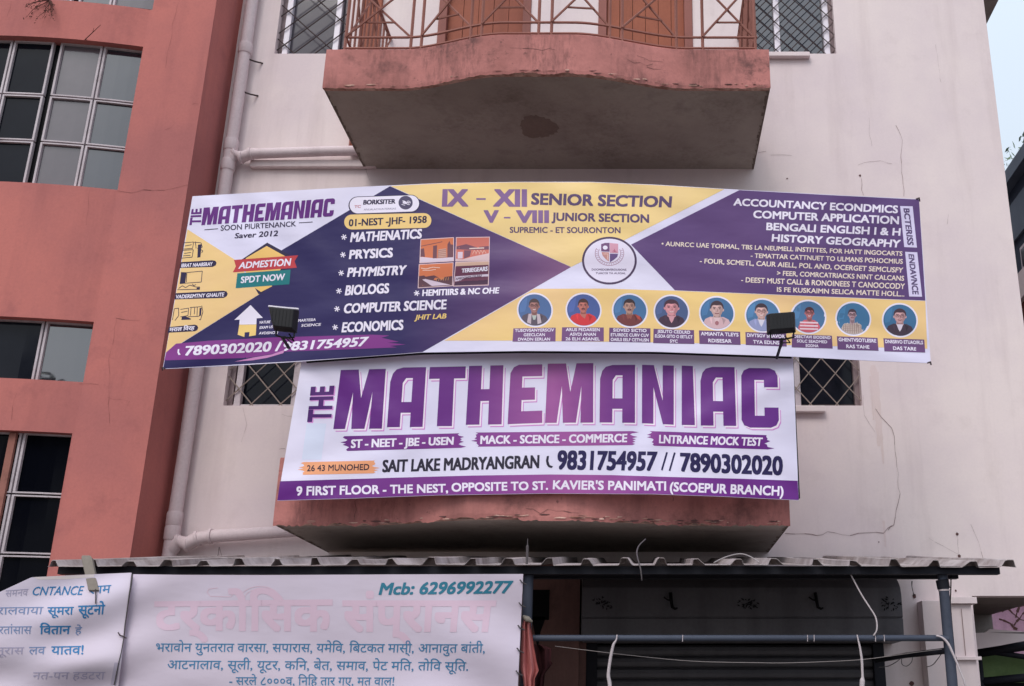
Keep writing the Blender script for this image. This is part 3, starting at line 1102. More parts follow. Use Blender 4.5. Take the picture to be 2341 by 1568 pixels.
# ================================================================== PRINTED BANNERS
class Surf:
    def __init__(s, f, base=None):
        s.f = f
        s.b = base or (lambda x, z: 0.0)

    def normal(s, p, h=0.004):
        def grad(fn):
            return (fn(p.x + h, p.z) - fn(p.x - h, p.z)) / (2 * h), (fn(p.x, p.z + h) - fn(p.x, p.z - h)) / (2 * h)
        fx, fz = grad(s.f)
        bx, bz = grad(s.b)
        return Vector((bx + 2.0 * (fx - bx), -1.0, bz + 2.0 * (fz - bz))).normalized()     # creases a little crisper than the mesh can carry

    def hit(s, X, Y, off=0.0):
        d = ray(X, Y)
        t = 6.2 / d.y
        for _ in range(9):
            p = EYEV + d * t
            t = (s.f(p.x, p.z) - off) / d.y
        return EYEV + d * t


_txt = {}


def text_mesh(body, res=3):
    if body in _txt:
        return _txt[body]
    c = bpy.data.curves.new('tmp', 'FONT')
    c.body = body
    c.size = 1.0
    c.resolution_u = res
    o = bpy.data.objects.new('tmp', c)
    COL.objects.link(o)
    dg = bpy.context.evaluated_depsgraph_get()
    me = bpy.data.meshes.new_from_object(o.evaluated_get(dg), depsgraph=dg)
    vs = [(v.co.x, v.co.y) for v in me.vertices]
    fs = [tuple(p.vertices) for p in me.polygons]
    bpy.data.objects.remove(o)
    bpy.data.curves.remove(c)
    bpy.data.meshes.remove(me)
    _txt[body] = (vs, fs)
    return _txt[body]


def ref_height(body):
    deva = any(0x0900 <= ord(ch) <= 0x097F for ch in body)
    vs, _ = text_mesh('न' if deva else 'H')
    return max(v[1] for v in vs)


class Print:
    """artwork printed on one sheet: shapes given in photo pixels, laid onto the sheet's own surface"""

    def __init__(s, surf, stepx=26, stepy=36, k=0.26):
        s.s, s.sx, s.sy, s.k = surf, stepx, stepy, k

    def lay(s, mb, vs, fs, mat, off, cut=True):
        off *= s.k
        if cut:
            bm = bmesh.new()
            bv = [bm.verts.new((x, y, 0)) for x, y in vs]
            for f in fs:
                try:
                    bm.faces.new([bv[i] for i in f])
                except ValueError:
                    pass
            x0, x1 = min(v[0] for v in vs), max(v[0] for v in vs)
            y0, y1 = min(v[1] for v in vs), max(v[1] for v in vs)
            if any(len(f) > 4 for f in fs):
                bm.normal_update()
                bmesh.ops.triangulate(bm, faces=bm.faces[:])
            x = math.ceil(x0 / s.sx) * s.sx
            while x < x1:
                bmesh.ops.bisect_plane(bm, geom=bm.verts[:] + bm.edges[:] + bm.faces[:], plane_co=(x + .013, 0, 0), plane_no=(1, 0, 0))
                x += s.sx
            y = math.ceil(y0 / s.sy) * s.sy
            while y < y1:
                bmesh.ops.bisect_plane(bm, geom=bm.verts[:] + bm.edges[:] + bm.faces[:], plane_co=(0, y + .013, 0), plane_no=(0, 1, 0))
                y += s.sy
            bm.verts.index_update()
            vs = [(v.co.x, v.co.y) for v in bm.verts]
            fs = []
            for f in bm.faces:
                ids = [v.index for v in f.verts]
                fs.append(ids)
            bm.free()
        fo = []
        for f in fs:
            ar = 0
            for i in range(len(f)):
                a, b = vs[f[i]], vs[f[(i + 1) % len(f)]]
                ar += a[0] * b[1] - b[0] * a[1]
            if abs(ar) < 0.003:
                continue
            fo.append(list(f) if ar < 0 else list(reversed(f)))     # face the street
        mb.printed = True
        i0 = len(mb.v)
        pv = [s.s.hit(x, y, off) for x, y in vs]
        for i, q_ in enumerate(pv):
            mb.n[i0 + i] = s.s.normal(q_)
        mb.add(pv, fo, mat)

    def poly(s, mb, pts, mat, off=0.003):
        s.lay(mb, pts, [tuple(range(len(pts)))], mat, off)

    def line(s, mb, pts, w, mat, off=0.005):
        for i, (a, b) in enumerate(zip(pts, pts[1:])):
            dx, dy = b[0] - a[0], b[1] - a[1]
            L = sqrt(dx * dx + dy * dy) or 1
            nx, ny = -dy / L * w / 2, dx / L * w / 2
            s.lay(mb, [(a[0] - nx, a[1] - ny), (b[0] - nx, b[1] - ny), (b[0] + nx, b[1] + ny), (a[0] + nx, a[1] + ny)], [(0, 1, 2, 3)], mat, off + 0.0001 * (i % 5), cut=L > 40)

    def disc(s, mb, c, rx, ry, mat, off=0.003, n=40, skew=0.0):
        s.poly(mb, [(c[0] + rx * cos(2 * pi * i / n), c[1] + ry * sin(2 * pi * i / n) + skew * rx * cos(2 * pi * i / n)) for i in range(n)], mat, off)

    def pill(s, mb, A, B, r, mat, off):
        ang = math.atan2(B[1] - A[1], B[0] - A[0])
        pts = [(B[0] + r * cos(ang - pi / 2 + pi * i / 12), B[1] + r * sin(ang - pi / 2 + pi * i / 12)) for i in range(13)]
        pts += [(A[0] + r * cos(ang + pi / 2 + pi * i / 12), A[1] + r * sin(ang + pi / 2 + pi * i / 12)) for i in range(13)]
        s.poly(mb, pts, mat, off)

    def text(s, mb, body, bl, br, tr, tl, mat, bx=0.0, by=0.0, off=0.006, slant=0.0, fast=False):
        """text between the four corners: baseline bl-br, capital height up to tl-tr; bx, by fatten the strokes"""
        vs, fs = text_mesh(body)
        H = ref_height(body)
        x0, x1 = min(v[0] for v in vs), max(v[0] for v in vs)
        W_ = x1 - x0 or 1
        shifts = [(0, 0)]
        if bx or by:
            shifts = [(bx, by), (-bx, by), (bx, -by), (-bx, -by)]
            if bx > 0.028:
                shifts += [(0, by), (0, -by), (bx, 0), (-bx, 0), (0, 0)]
        for k, (sx, sy) in enumerate(shifts):
            out = []
            for x, y in vs:
                u = (x - x0 + sx + slant * y) / W_
                v = (y + sy) / H
                px = (bl[0] * (1 - u) + br[0] * u) * (1 - v) + (tl[0] * (1 - u) + tr[0] * u) * v
                py = (bl[1] * (1 - u) + br[1] * u) * (1 - v) + (tl[1] * (1 - u) + tr[1] * u) * v
                out.append((px, py))
            s.lay(mb, out, fs, mat, off + 0.00005 * k, cut=not fast)


BIG = {
    'M': [[(0, 0), (.24, 0), (.325, .62), (.37, 0), (.64, 0), (.745, .62), (.735, 0), (1, 0), (1, 1), (.63, 1), (.51, .52), (.40, 1), (0.0, 1)]],
    'A': [[(0, 0), (.36, 0), (.36, .74), (.45, .82), (.35, 1), (.16, .97), (.06, .90), (0, .76)], [(.45, .82), (.64, .82), (.64, 1), (.35, 1)],
          [(.64, 0), (1, 0), (1, 1), (.64, 1)], [(.36, .24), (.64, .24), (.64, .42), (.36, .42)]],
    'T': [[(0, 1), (0, .80), (.29, .80), (.29, 0), (.69, 0), (.69, .80), (1, .80), (1, 1)]],
    'H': [[(0, 0), (.38, 0), (.38, 1), (0, 1)], [(.62, 0), (1, 0), (1, 1), (.62, 1)], [(.38, .40), (.62, .40), (.62, .60), (.38, .60)]],
    'E': [[(0, 0), (1, 0), (1, .21), (.38, .21), (.38, .40), (.78, .40), (.78, .61), (.38, .61), (.38, .80), (1, .80), (1, 1), (.26, 1), (.10, .96), (0, .86)]],
    'N': [[(0, 0), (.36, 0), (.36, .62), (.66, 0), (1, 0), (1, 1), (.65, 1), (.65, .40), (.37, 1), (0, 1)]],
    'I': [[(0, 0), (1, 0), (1, 1), (0, 1)]],
    'C': [[(.22, 0), (.78, 0), (.93, .04), (1, .13), (1, .34), (.62, .34), (.62, .20), (.36, .20), (.36, .80), (.62, .80), (.62, .68), (1, .68), (1, .87), (.93, .96), (.78, 1), (.22, 1), (.07, .96), (0, .87), (0, .13), (.07, .04)]],
}


def big_letter(P, mb, ch, q, mat, off, shift=(0, 0)):
    bl, br, tr, tl = q
    for poly in BIG[ch]:
        out = []
        for u, v in poly:
            out.append(((bl[0] * (1 - u) + br[0] * u) * (1 - v) + (tl[0] * (1 - u) + tr[0] * u) * v + shift[0],
                        (bl[1] * (1 - u) + br[1] * u) * (1 - v) + (tl[1] * (1 - u) + tr[1] * u) * v + shift[1]))
        P.poly(mb, out, mat, off)


def interp(pts, t):
    """point at fraction t (by X) of a polyline"""
    X0, X1 = pts[0][0], pts[-1][0]
    X = X0 + (X1 - X0) * t
    for a, b in zip(pts, pts[1:]):
        if X <= b[0] or b is pts[-1]:
            k = (X - a[0]) / (b[0] - a[0])
            return (X, a[1] + (b[1] - a[1]) * k)


def sheet_grid(surf, top, bot, nx, ny, mat, back=0.006):
    """a vinyl sheet between a top and a bottom edge line, with a back face and hemmed edges"""
    mb = MB()
    rows = []
    for off in (0.0, -back):
        g_ = []
        for j in range(ny + 1):
            for i in range(nx + 1):
                a, b = interp(top, i / nx), interp(bot, i / nx)
                k = j / ny
                p = surf.hit(a[0] * (1 - k) + b[0] * k, a[1] * (1 - k) + b[1] * k)
                g_.append(p + Vector((0, -off, 0)))
        rows.append(g_)
    n = (nx + 1) * (ny + 1)
    fs = []
    for j in range(ny):
        for i in range(nx):
            a = j * (nx + 1) + i
            fs.append((a, a + nx + 1, a + nx + 2, a + 1))
            fs.append((n + a, n + a + 1, n + a + nx + 2, n + a + nx + 1))
    for i in range(nx):
        fs.append((i, i + 1, n + i + 1, n + i))
        a = ny * (nx + 1) + i
        fs.append((a, n + a, n + a + 1, a + 1))
    for j in range(ny):
        a = j * (nx + 1)
        fs.append((a, n + a, n + a + nx + 1, a + nx + 1))
        a = j * (nx + 1) + nx
        fs.append((a, a + nx + 1, n + a + nx + 1, n + a))
    for i, q_ in enumerate(rows[0]):
        mb.n[i] = surf.normal(q_)
    mb.add(rows[0] + rows[1], fs, mat)
    return mb


def vinyl(name, base, alt=None, rough=0.42):
    m, nt, b = newmat(name)
    c = mix(nt, ramp(nt, noise(nt, 1.3, 3), [(0.35, 0), (0.7, 1)]), lin(base), lin(alt or base))
    nt.links.new(c, b.inputs['Base Color'])
    b.inputs['Roughness'].default_value = rough
    b.inputs['Specular IOR Level'].default_value = 0.22
    bp = nt.nodes.new('ShaderNodeBump')
    bp.inputs['Strength'].default_value = 0.5
    bp.inputs['Distance'].default_value = 0.008
    nt.links.new(noise(nt, 5, 2, 0.4, stretch=(1.0, 1, 2.2)), bp.inputs['Height'])
    nt.links.new(bp.outputs[0], b.inputs['Normal'])
    return m


def vinyl_blend(name, x0, x1, stops, rough=0.40):
    """colour blend running along the sheet, with the sheen painted in"""
    m, nt, b = newmat(name)
    g_ = nt.nodes.new('ShaderNodeNewGeometry')
    sp = nt.nodes.new('ShaderNodeSeparateXYZ')
    nt.links.new(g_.outputs['Position'], sp.inputs[0])
    mr = nt.nodes.new('ShaderNodeMapRange')
    mr.inputs['From Min'].default_value = x0
    mr.inputs['From Max'].default_value = x1
    nt.links.new(sp.outputs['X'], mr.inputs[0])
    c = ramp(nt, mr.outputs[0], [(p, lin(h)) for p, h in stops])
    nt.links.new(c, b.inputs['Base Color'])
    b.inputs['Roughness'].default_value = rough
    b.inputs['Specular IOR Level'].default_value = 0.22
    bp = nt.nodes.new('ShaderNodeBump')
    bp.inputs['Strength'].default_value = 0.5
    bp.inputs['Distance'].default_value = 0.008
    nt.links.new(noise(nt, 5, 2, 0.4, stretch=(1.0, 1, 2.2)), bp.inputs['Height'])
    nt.links.new(bp.outputs[0], b.inputs['Normal'])
    return m


V_WHITE = vinyl('white_vinyl', '#d6d0e4', '#cfcae2')
V_YEL = vinyl('yellow_vinyl', '#e4c584', '#dfc08a')
V_YEL2 = vinyl('warm_yellow_vinyl', '#e2c07c', '#dfb988')
V_NAVY = vinyl_blend('navy_to_purple_vinyl', -2.6, -0.4, [(0.0, '#272050'), (0.5, '#2e2656'), (0.8, '#5a3f6c'), (1.0, '#80567c')])  # sheen towards the middle painted in as the purple end
V_PURP = vinyl('purple_vinyl', '#5d4372', '#573f70')
V_BAND = vinyl_blend('violet_vinyl', -2.1, 1.0, [(0.0, '#5c2375'), (0.35, '#7a3a85'), (0.55, '#985292'), (0.8, '#6b2b80'), (1.0, '#5a2174')])  # paler magenta middle is sheen painted into the colour
V_LET = vinyl_blend('violet_letter_vinyl', -2.1, 1.0, [(0.0, '#5a2276'), (0.33, '#66307c'), (0.5, '#965290'), (0.62, '#6e3680'), (1.0, '#5e2a7e')])  # magenta sheen on the middle letters painted into the blend

# ------------------------------------------------------------------ the long upper banner
CREASE_LONG = [(-2.8, EYE + 2.0, .9, .35, .0022, 0), (-2.55, EYE + 3.1, .8, -.6, .0016, 1), (1.6, EYE + 3.2, -.8, -.55, .0020, .4), (1.7, EYE + 2.1, -.95, .2, .0018, 2),
               (-0.9, EYE + 2.6, .95, .15, .0018, 1), (0.4, EYE + 2.5, .97, -.1, .0012, .2), (-0.2, EYE + 3.2, .9, -.3, .0018, .9)]


def f_long(x, z):
    y = 6.15 + 0.043 * (x + 0.4) ** 2
    y += 0.004 * sin(2.3 * x + 1.7 * z) + 0.003 * sin(5.1 * x - 3.3 * z + 1)
    for cx_, cz_, dirx, dirz, a_, ph in CREASE_LONG:
        u, v = (x - cx_), (z - cz_)
        al = u * dirx + v * dirz
        ac = -u * dirz + v * dirx
        y += 1.6 * a_ * cos(ac * 24 + ph + 2.5 * al) * math.exp(-(ac / 0.24) ** 2) * math.exp(-(al / 0.8) ** 2)
    zt = (EYE + 3.2) - z                       # slack under the top hem in the middle
    y += 0.005 * math.exp(-(zt / 0.16) ** 2) * sin(7 * x + 0.8)
    return y


S1 = Surf(f_long, lambda x, z: 6.15 + 0.043 * (x + 0.4) ** 2)
P1 = Print(S1, 14, 14, 0.2)
top1 = [(440, 448.5), (620, 438), (800, 428), (1000, 418.5), (1180, 415.5), (1350, 415.5), (1500, 422), (1690, 433.5), (1900, 445), (2101, 455)]
bot1 = [(372, 843.5), (560, 834), (690, 826), (965, 805.5), (1200, 802), (1500, 804), (1812, 815), (2000, 825), (2128, 830)]
lb = thing('course_banner', 'wide yellow, purple and navy coaching banner with nine round portraits, hung above the white one', 'banner', S1.hit(1250, 830))
mb = sheet_grid(S1, top1, bot1, 240, 60, V_WHITE)
o1 = 0.003


def topY(X):
    return interp(top1, (X - 440) / (2101 - 440))[1]


def botY(X):
    return interp(bot1, (X - 372) / (2128 - 372))[1]


# yellow triangle at left, navy field, yellow field, purple field, yellow strip
P1.poly(mb, [(428.5, 524), (536, 593), (565, 630), (594, 671.5), (378.8, 806)], V_YEL2, o1)
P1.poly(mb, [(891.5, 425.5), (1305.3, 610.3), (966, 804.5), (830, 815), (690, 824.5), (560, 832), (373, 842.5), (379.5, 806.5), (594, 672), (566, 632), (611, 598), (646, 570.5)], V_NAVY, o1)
P1.poly(mb, [(893, 425)] + [(X, topY(X) + 1) for X in (1000, 1180, 1350, 1500)] + [(1656, 432.5), (1430, 547.5), (1306, 610)], V_YEL, o1)
P1.poly(mb, [(1690, 434.5), (1900, 446), (2101, 456), (2115.5, 687), (1820, 675), (1543, 663.5), (1442.6, 559)], V_PURP, o1)
P1.poly(mb, [(1221.5, 660), (1380, 659.5), (1543, 664.5), (1820, 676), (2115.5, 688), (2120, 797), (1820, 789), (1500, 782.5), (1172, 778.5), (1016, 778.5)], V_YEL2, o1)
P1.poly(mb, [zE(*p) for p in ((35, 1490), (50, 1425), (130, 1355), (400, 1332), (900, 1306), (1700, 1283), (1845, 1290), (1780, 1308), (1920, 1340), (1830, 1348), (1975, 1362), (1850, 1374),
                              (1905, 1386), (1000, 1420), (860, 1445), (700, 1470))], ink('#7b357f'), 0.0045)
P1.poly(mb, [zE(*p) for p in ((600, 1500), (760, 1465), (900, 1442), (1005, 1405), (990, 1432), (860, 1470), (740, 1490))], ink('#b77bab'), 0.005)  # highlight along a fold, painted as a pink patch
# ball of light lines crossing the navy field is left to the sheet itself
mb.build('sheet', lb, recalc=False, smooth=True, angle=40)

DK = ink('#2c2342')
WT = ink('#dcd4ea')
VIO = ink('#5f2a76')
# heading
mb = MB()
q0 = (zE(332, 403), zE(1392, 331), zE(1410, 185), zE(352, 262))
cells = [('M', 0, .150), ('A', .160, .262), ('T', .268, .368), ('H', .376, .472), ('E', .484, .566), ('M', .574, .708), ('A', .716, .806), ('N', .814, .872 + .03), ('I', 0, 0), ('A', 0, 0), ('C', 0, 0)]
ws = [1.35, 1.0, .95, 1.0, .85, 1.3, 1.0, .95, .42, 1.0, .95]
gap_ = 0.10
tot = sum(ws) + gap_ * 10
u = 0


def qmap(q, u, v):
    bl, br, tr, tl = q
    return ((bl[0] * (1 - u) + br[0] * u) * (1 - v) + (tl[0] * (1 - u) + tr[0] * u) * v, (bl[1] * (1 - u) + br[1] * u) * (1 - v) + (tl[1] * (1 - u) + tr[1] * u) * v)


for ch, w in zip('MATHEMANIAC', ws):
    a, b = u / tot, (u + w) / tot
    big_letter(P1, mb, ch, (qmap(q0, a, 0), qmap(q0, b, 0), qmap(q0, b, 1), qmap(q0, a, 1)), VIO, 0.006)
    u += w + gap_
P1.text(mb, 'TIE', zE(325, 399), zE(332, 270), zE(258, 275), zE(240, 399), VIO, 0.03, 0.03)
mb.build('heading', lb, recalc=False)
mb = MB()
P1.text(mb, 'SOON PIURTENANCK', zE(488, 447), zE(1092, 411), zE(1092, 371), zE(490, 405), DK, 0.012, 0.012)
P1.text(mb, 'Saver 2012', zE(600, 508), zE(945, 489), zE(945, 446), zE(600, 469), DK, 0.02, 0.015, slant=0.15)
P1.line(mb, [zE(358, 440), zE(467, 431)], 1.6, DK)
P1.line(mb, [zE(1117, 384), zE(1228, 377)], 1.6, DK)
mb.build('tagline', lb, recalc=False)

# line drawings and their labels on the yellow triangle
def icon(strokes, blobs, pill, txt, tq):
    g_ = grp('pictogram', lb, S1.hit(*zE(250, 800)))
    mb = MB()
    for st in strokes:
        P1.line(mb, [zE(*p) for p in st], 1.5, DK)
    for bl in blobs:
        P1.poly(mb, [zE(*p) for p in bl], DK, 0.005)
    mb.build('drawing', g_, recalc=False)
    mb = MB()
    P1.poly(mb, [zE(*p) for p in pill], DK, 0.005)
    P1.text(mb, txt, *[zE(*p) for p in tq], WT, 0.03, 0.02, off=0.0075)
    mb.build('label_plate', g_, recalc=False)


icon([[(190, 545), (270, 538), (262, 590), (185, 595), (190, 545)], [(180, 605), (268, 600), (258, 660), (172, 668), (180, 605)], [(200, 570), (255, 560)], [(195, 630), (250, 622)], [(185, 650), (245, 645)],
      [(275, 540), (330, 545), (340, 580), (300, 590)], [(285, 535), (290, 590)], [(330, 600), (345, 610), (335, 625)]], [[(305, 560), (335, 555), (325, 660), (300, 665)]],
     [(168, 700), (420, 685), (445, 690), (455, 705), (448, 725), (425, 738), (160, 748)], 'IBRAT NAABSRAY', [(170, 742), (420, 728), (424, 700), (175, 714)])
icon([[(210, 785), (340, 772), (332, 860), (200, 870), (210, 785)], [(215, 790), (212, 862)], [(140, 922), (320, 918)], [(150, 912), (180, 890), (205, 905), (240, 885), (290, 900), (320, 900)], [(260, 875), (270, 890), (290, 880)]],
     [[(170, 780), (212, 782), (200, 872), (158, 876)], [(296, 905), (322, 903), (320, 922), (292, 922)]],
     [(125, 950), (510, 930), (535, 936), (545, 955), (536, 975), (512, 988), (118, 1000)], 'VADEREMTNY GHAUTE', [(125, 993), (512, 975), (518, 945), (130, 965)])
icon([[(100, 1165), (115, 1075), (150, 1070), (150, 1130), (120, 1170)], [(165, 1080), (230, 1070), (225, 1130), (165, 1140)], [(170, 1105), (220, 1095)], [(240, 1065), (330, 1058)], [(250, 1065), (245, 1130)],
      [(280, 1062), (275, 1120)], [(300, 1060), (298, 1130)], [(335, 1050), (345, 1100), (325, 1165), (315, 1160)], [(225, 1140), (315, 1135)]],
     [[(175, 1140), (205, 1135), (250, 1155), (248, 1162), (172, 1165)], [(318, 1070), (335, 1065), (330, 1130), (315, 1135)]],
     [(72, 1222), (280, 1203), (300, 1210), (307, 1228), (300, 1246), (280, 1256), (60, 1268)], 'मराल िवरह', [(75, 1258), (275, 1243), (280, 1215), (80, 1230)])

# admission badge
bd = grp('admission_badge', lb, S1.hit(*zE(830, 740)))
mb = MB()
P1.poly(mb, [zE(*p) for p in ((862, 543), (1090, 668), (815, 960), (790, 955), (640, 690))], DK, 0.004)
P1.poly(mb, [zE(*p) for p in ((858, 570), (1020, 660), (900, 895), (812, 940), (690, 860), (690, 668))], ink('#dfb46a'), 0.0048)
mb.build('diamond', bd, recalc=False)
mb = MB()
P1.poly(mb, [zE(*p) for p in ((622, 790), (1050, 760), (1040, 878), (608, 910))], ink('#1f6f74'), 0.0060)
P1.text(mb, 'SPDT NOW', zE(650, 868), zE(1000, 843), zE(1005, 793), zE(655, 818), WT, 0.028, 0.02, off=0.0085)
mb.build('teal_ribbon', bd, recalc=False)
mb = MB()
P1.poly(mb, [zE(*p) for p in ((595, 682), (1112, 645), (1082, 692), (1100, 745), (585, 782), (610, 735))], ink('#b33a42'), 0.0066)
P1.text(mb, 'ADMESTION', zE(632, 752), zE(1045, 726), zE(1050, 671), zE(640, 703), WT, 0.028, 0.02, off=0.009, slant=0.1)
mb.build('red_ribbon', bd, recalc=False)

# arrow house and its small print
mb = MB()
P1.poly(mb, [zE(*p) for p in ((728, 1045), (827, 1148), (777, 1152), (775, 1200), (637, 1203), (640, 1162), (598, 1165))], WT, 0.005)
P1.poly(mb, [zE(*p) for p in ((637, 1204), (775, 1201), (770, 1288), (716, 1297), (720, 1262), (682, 1265), (678, 1302), (625, 1284))], ink('#dfbd74'), 0.005)
for t, q in (('NATURE', (800, 1195, 885, 1190)), ('EXAM US', (800, 1237, 905, 1230)), ('AVDISNOM', (795, 1282, 945, 1276)), ('MARTESIA', (1110, 1180, 1250, 1172)), ('SCIENCE', (1135, 1220, 1290, 1211))):
    P1.text(mb, t, zE(q[0], q[1]), zE(q[2], q[3]), zE(q[2], q[3] - 20), zE(q[0], q[1] - 20), WT, 0.02, 0.02, slant=0.2)
mb.build('house_pictogram', lb, recalc=False)
mb = MB()
P1.text(mb, '7890302020 /', zE(200, 1450), zE(965, 1412), zE(975, 1336), zE(207, 1378), WT, 0.035, 0.02, slant=0.06, off=0.0085)
P1.text(mb, '9831754957', zE(988, 1413), zE(1650, 1373), zE(1672, 1302), zE(998, 1345), WT, 0.035, 0.02, slant=0.06, off=0.0085)
P1.poly(mb, [zE(*p) for p in ((143, 1402), (155, 1398), (153, 1425), (166, 1443), (150, 1447), (140, 1428))], WT, 0.0075)
mb.build('phone_line', lb, recalc=False)

# pills
mb = MB()
P1.pill(mb, zE(1588, 245), zE(2018, 230), 20.6, DK, 0.0045)
P1.pill(mb, zE(1590, 243), zE(2018, 228), 18.6, WT, 0.0055)
P1.text(mb, 'BORKSITER', zE(1635, 237), zE(1890, 228), zE(1893, 194), zE(1640, 202), DK, 0.05, 0.03, off=0.0075)
P1.text(mb, 'TC', zE(1563, 264), zE(1613, 262), zE(1615, 242), zE(1565, 244), ink('#b4707c'), 0.03, 0.03, off=0.0075)
P1.text(mb, 'ANUALACHUNTERRSAS', zE(1638, 285), zE(1898, 276), zE(1898, 262), zE(1640, 270), ink('#6f6480'), 0.0, 0.0, off=0.0075)
P1.disc(mb, zE(1975, 222), 57 / 2.0104 * .5715, 55 / 2.0104 * .5715, ink('#4c4560'), 0.0065, 28)
rnd = random.Random(2)
for i in range(11):
    a = rnd.uniform(0, 2 * pi)
    r = rnd.uniform(0, 8)
    x, y = zE(1975, 222)
    x, y = x + r * cos(a), y + r * sin(a)
    P1.line(mb, [(x - 4, y - 1), (x, y + rnd.uniform(-2, 2)), (x + 4, y + 1)], 1.3, WT, 0.0078)
mb.build('institute_plate', lb, recalc=False)
mb = MB()
P1.pill(mb, zF(178, 314), zF(662, 304), 17, ink('#e0bd7c'), 0.005)
P1.text(mb, '01-NEST -JHF- 1958', zF(160, 342), zF(678, 318), zF(680, 274), zF(162, 297), DK, 0.03, 0.02, off=0.0075)
mb.build('exam_plate', lb, recalc=False)

# subject list
mb = MB()
sub = grp('subject_list', lb, S1.hit(*zF(400, 700)))
for t, q in (('MATHENATICS', (170, 447, 643, 422, 648, 362, 180, 386)), ('PRYSICS', (163, 560, 450, 548, 452, 488, 170, 503)), ('PHYMISTRY', (150, 680, 532, 665, 545, 605, 160, 622)),
             ('BIOLOGS', (135, 803, 425, 787, 428, 725, 145, 740)), ('COMPUTER SCIENCE', (125, 923, 808, 895, 812, 834, 135, 862)), ('ECONOMICS', (113, 1050, 520, 1033, 523, 970, 122, 987)),
             ('HEMITIIRS & NC OHE', (652, 808, 1160, 790, 1165, 752, 655, 768))):
    mb = MB()
    P1.text(mb, t, zF(q[0], q[1]), zF(q[2], q[3]), zF(q[4], q[5]), zF(q[6], q[7]), WT, 0.042, 0.024, off=0.007)
    mb.build('text_line', sub, recalc=False)
mb = MB()
for x, y in ((127, 415), (120, 533), (108, 655), (93, 775), (80, 895), (68, 1018), (613, 790)):
    for k in range(3):
        a = pi * k / 3 + 0.2
        r = 19
        P1.line(mb, [zF(x - r * cos(a), y - r * sin(a)), zF(x + r * cos(a), y + r * sin(a))], 2.3, WT, 0.006 + 0.0006 * k)
P1.text(mb, 'JHIT LAB', zF(600, 968), zF(808, 958), zF(812, 926), zF(605, 936), ink('#dfbd74'), 0.03, 0.02, slant=0.1)
mb.build('star_bullets', sub, recalc=False)

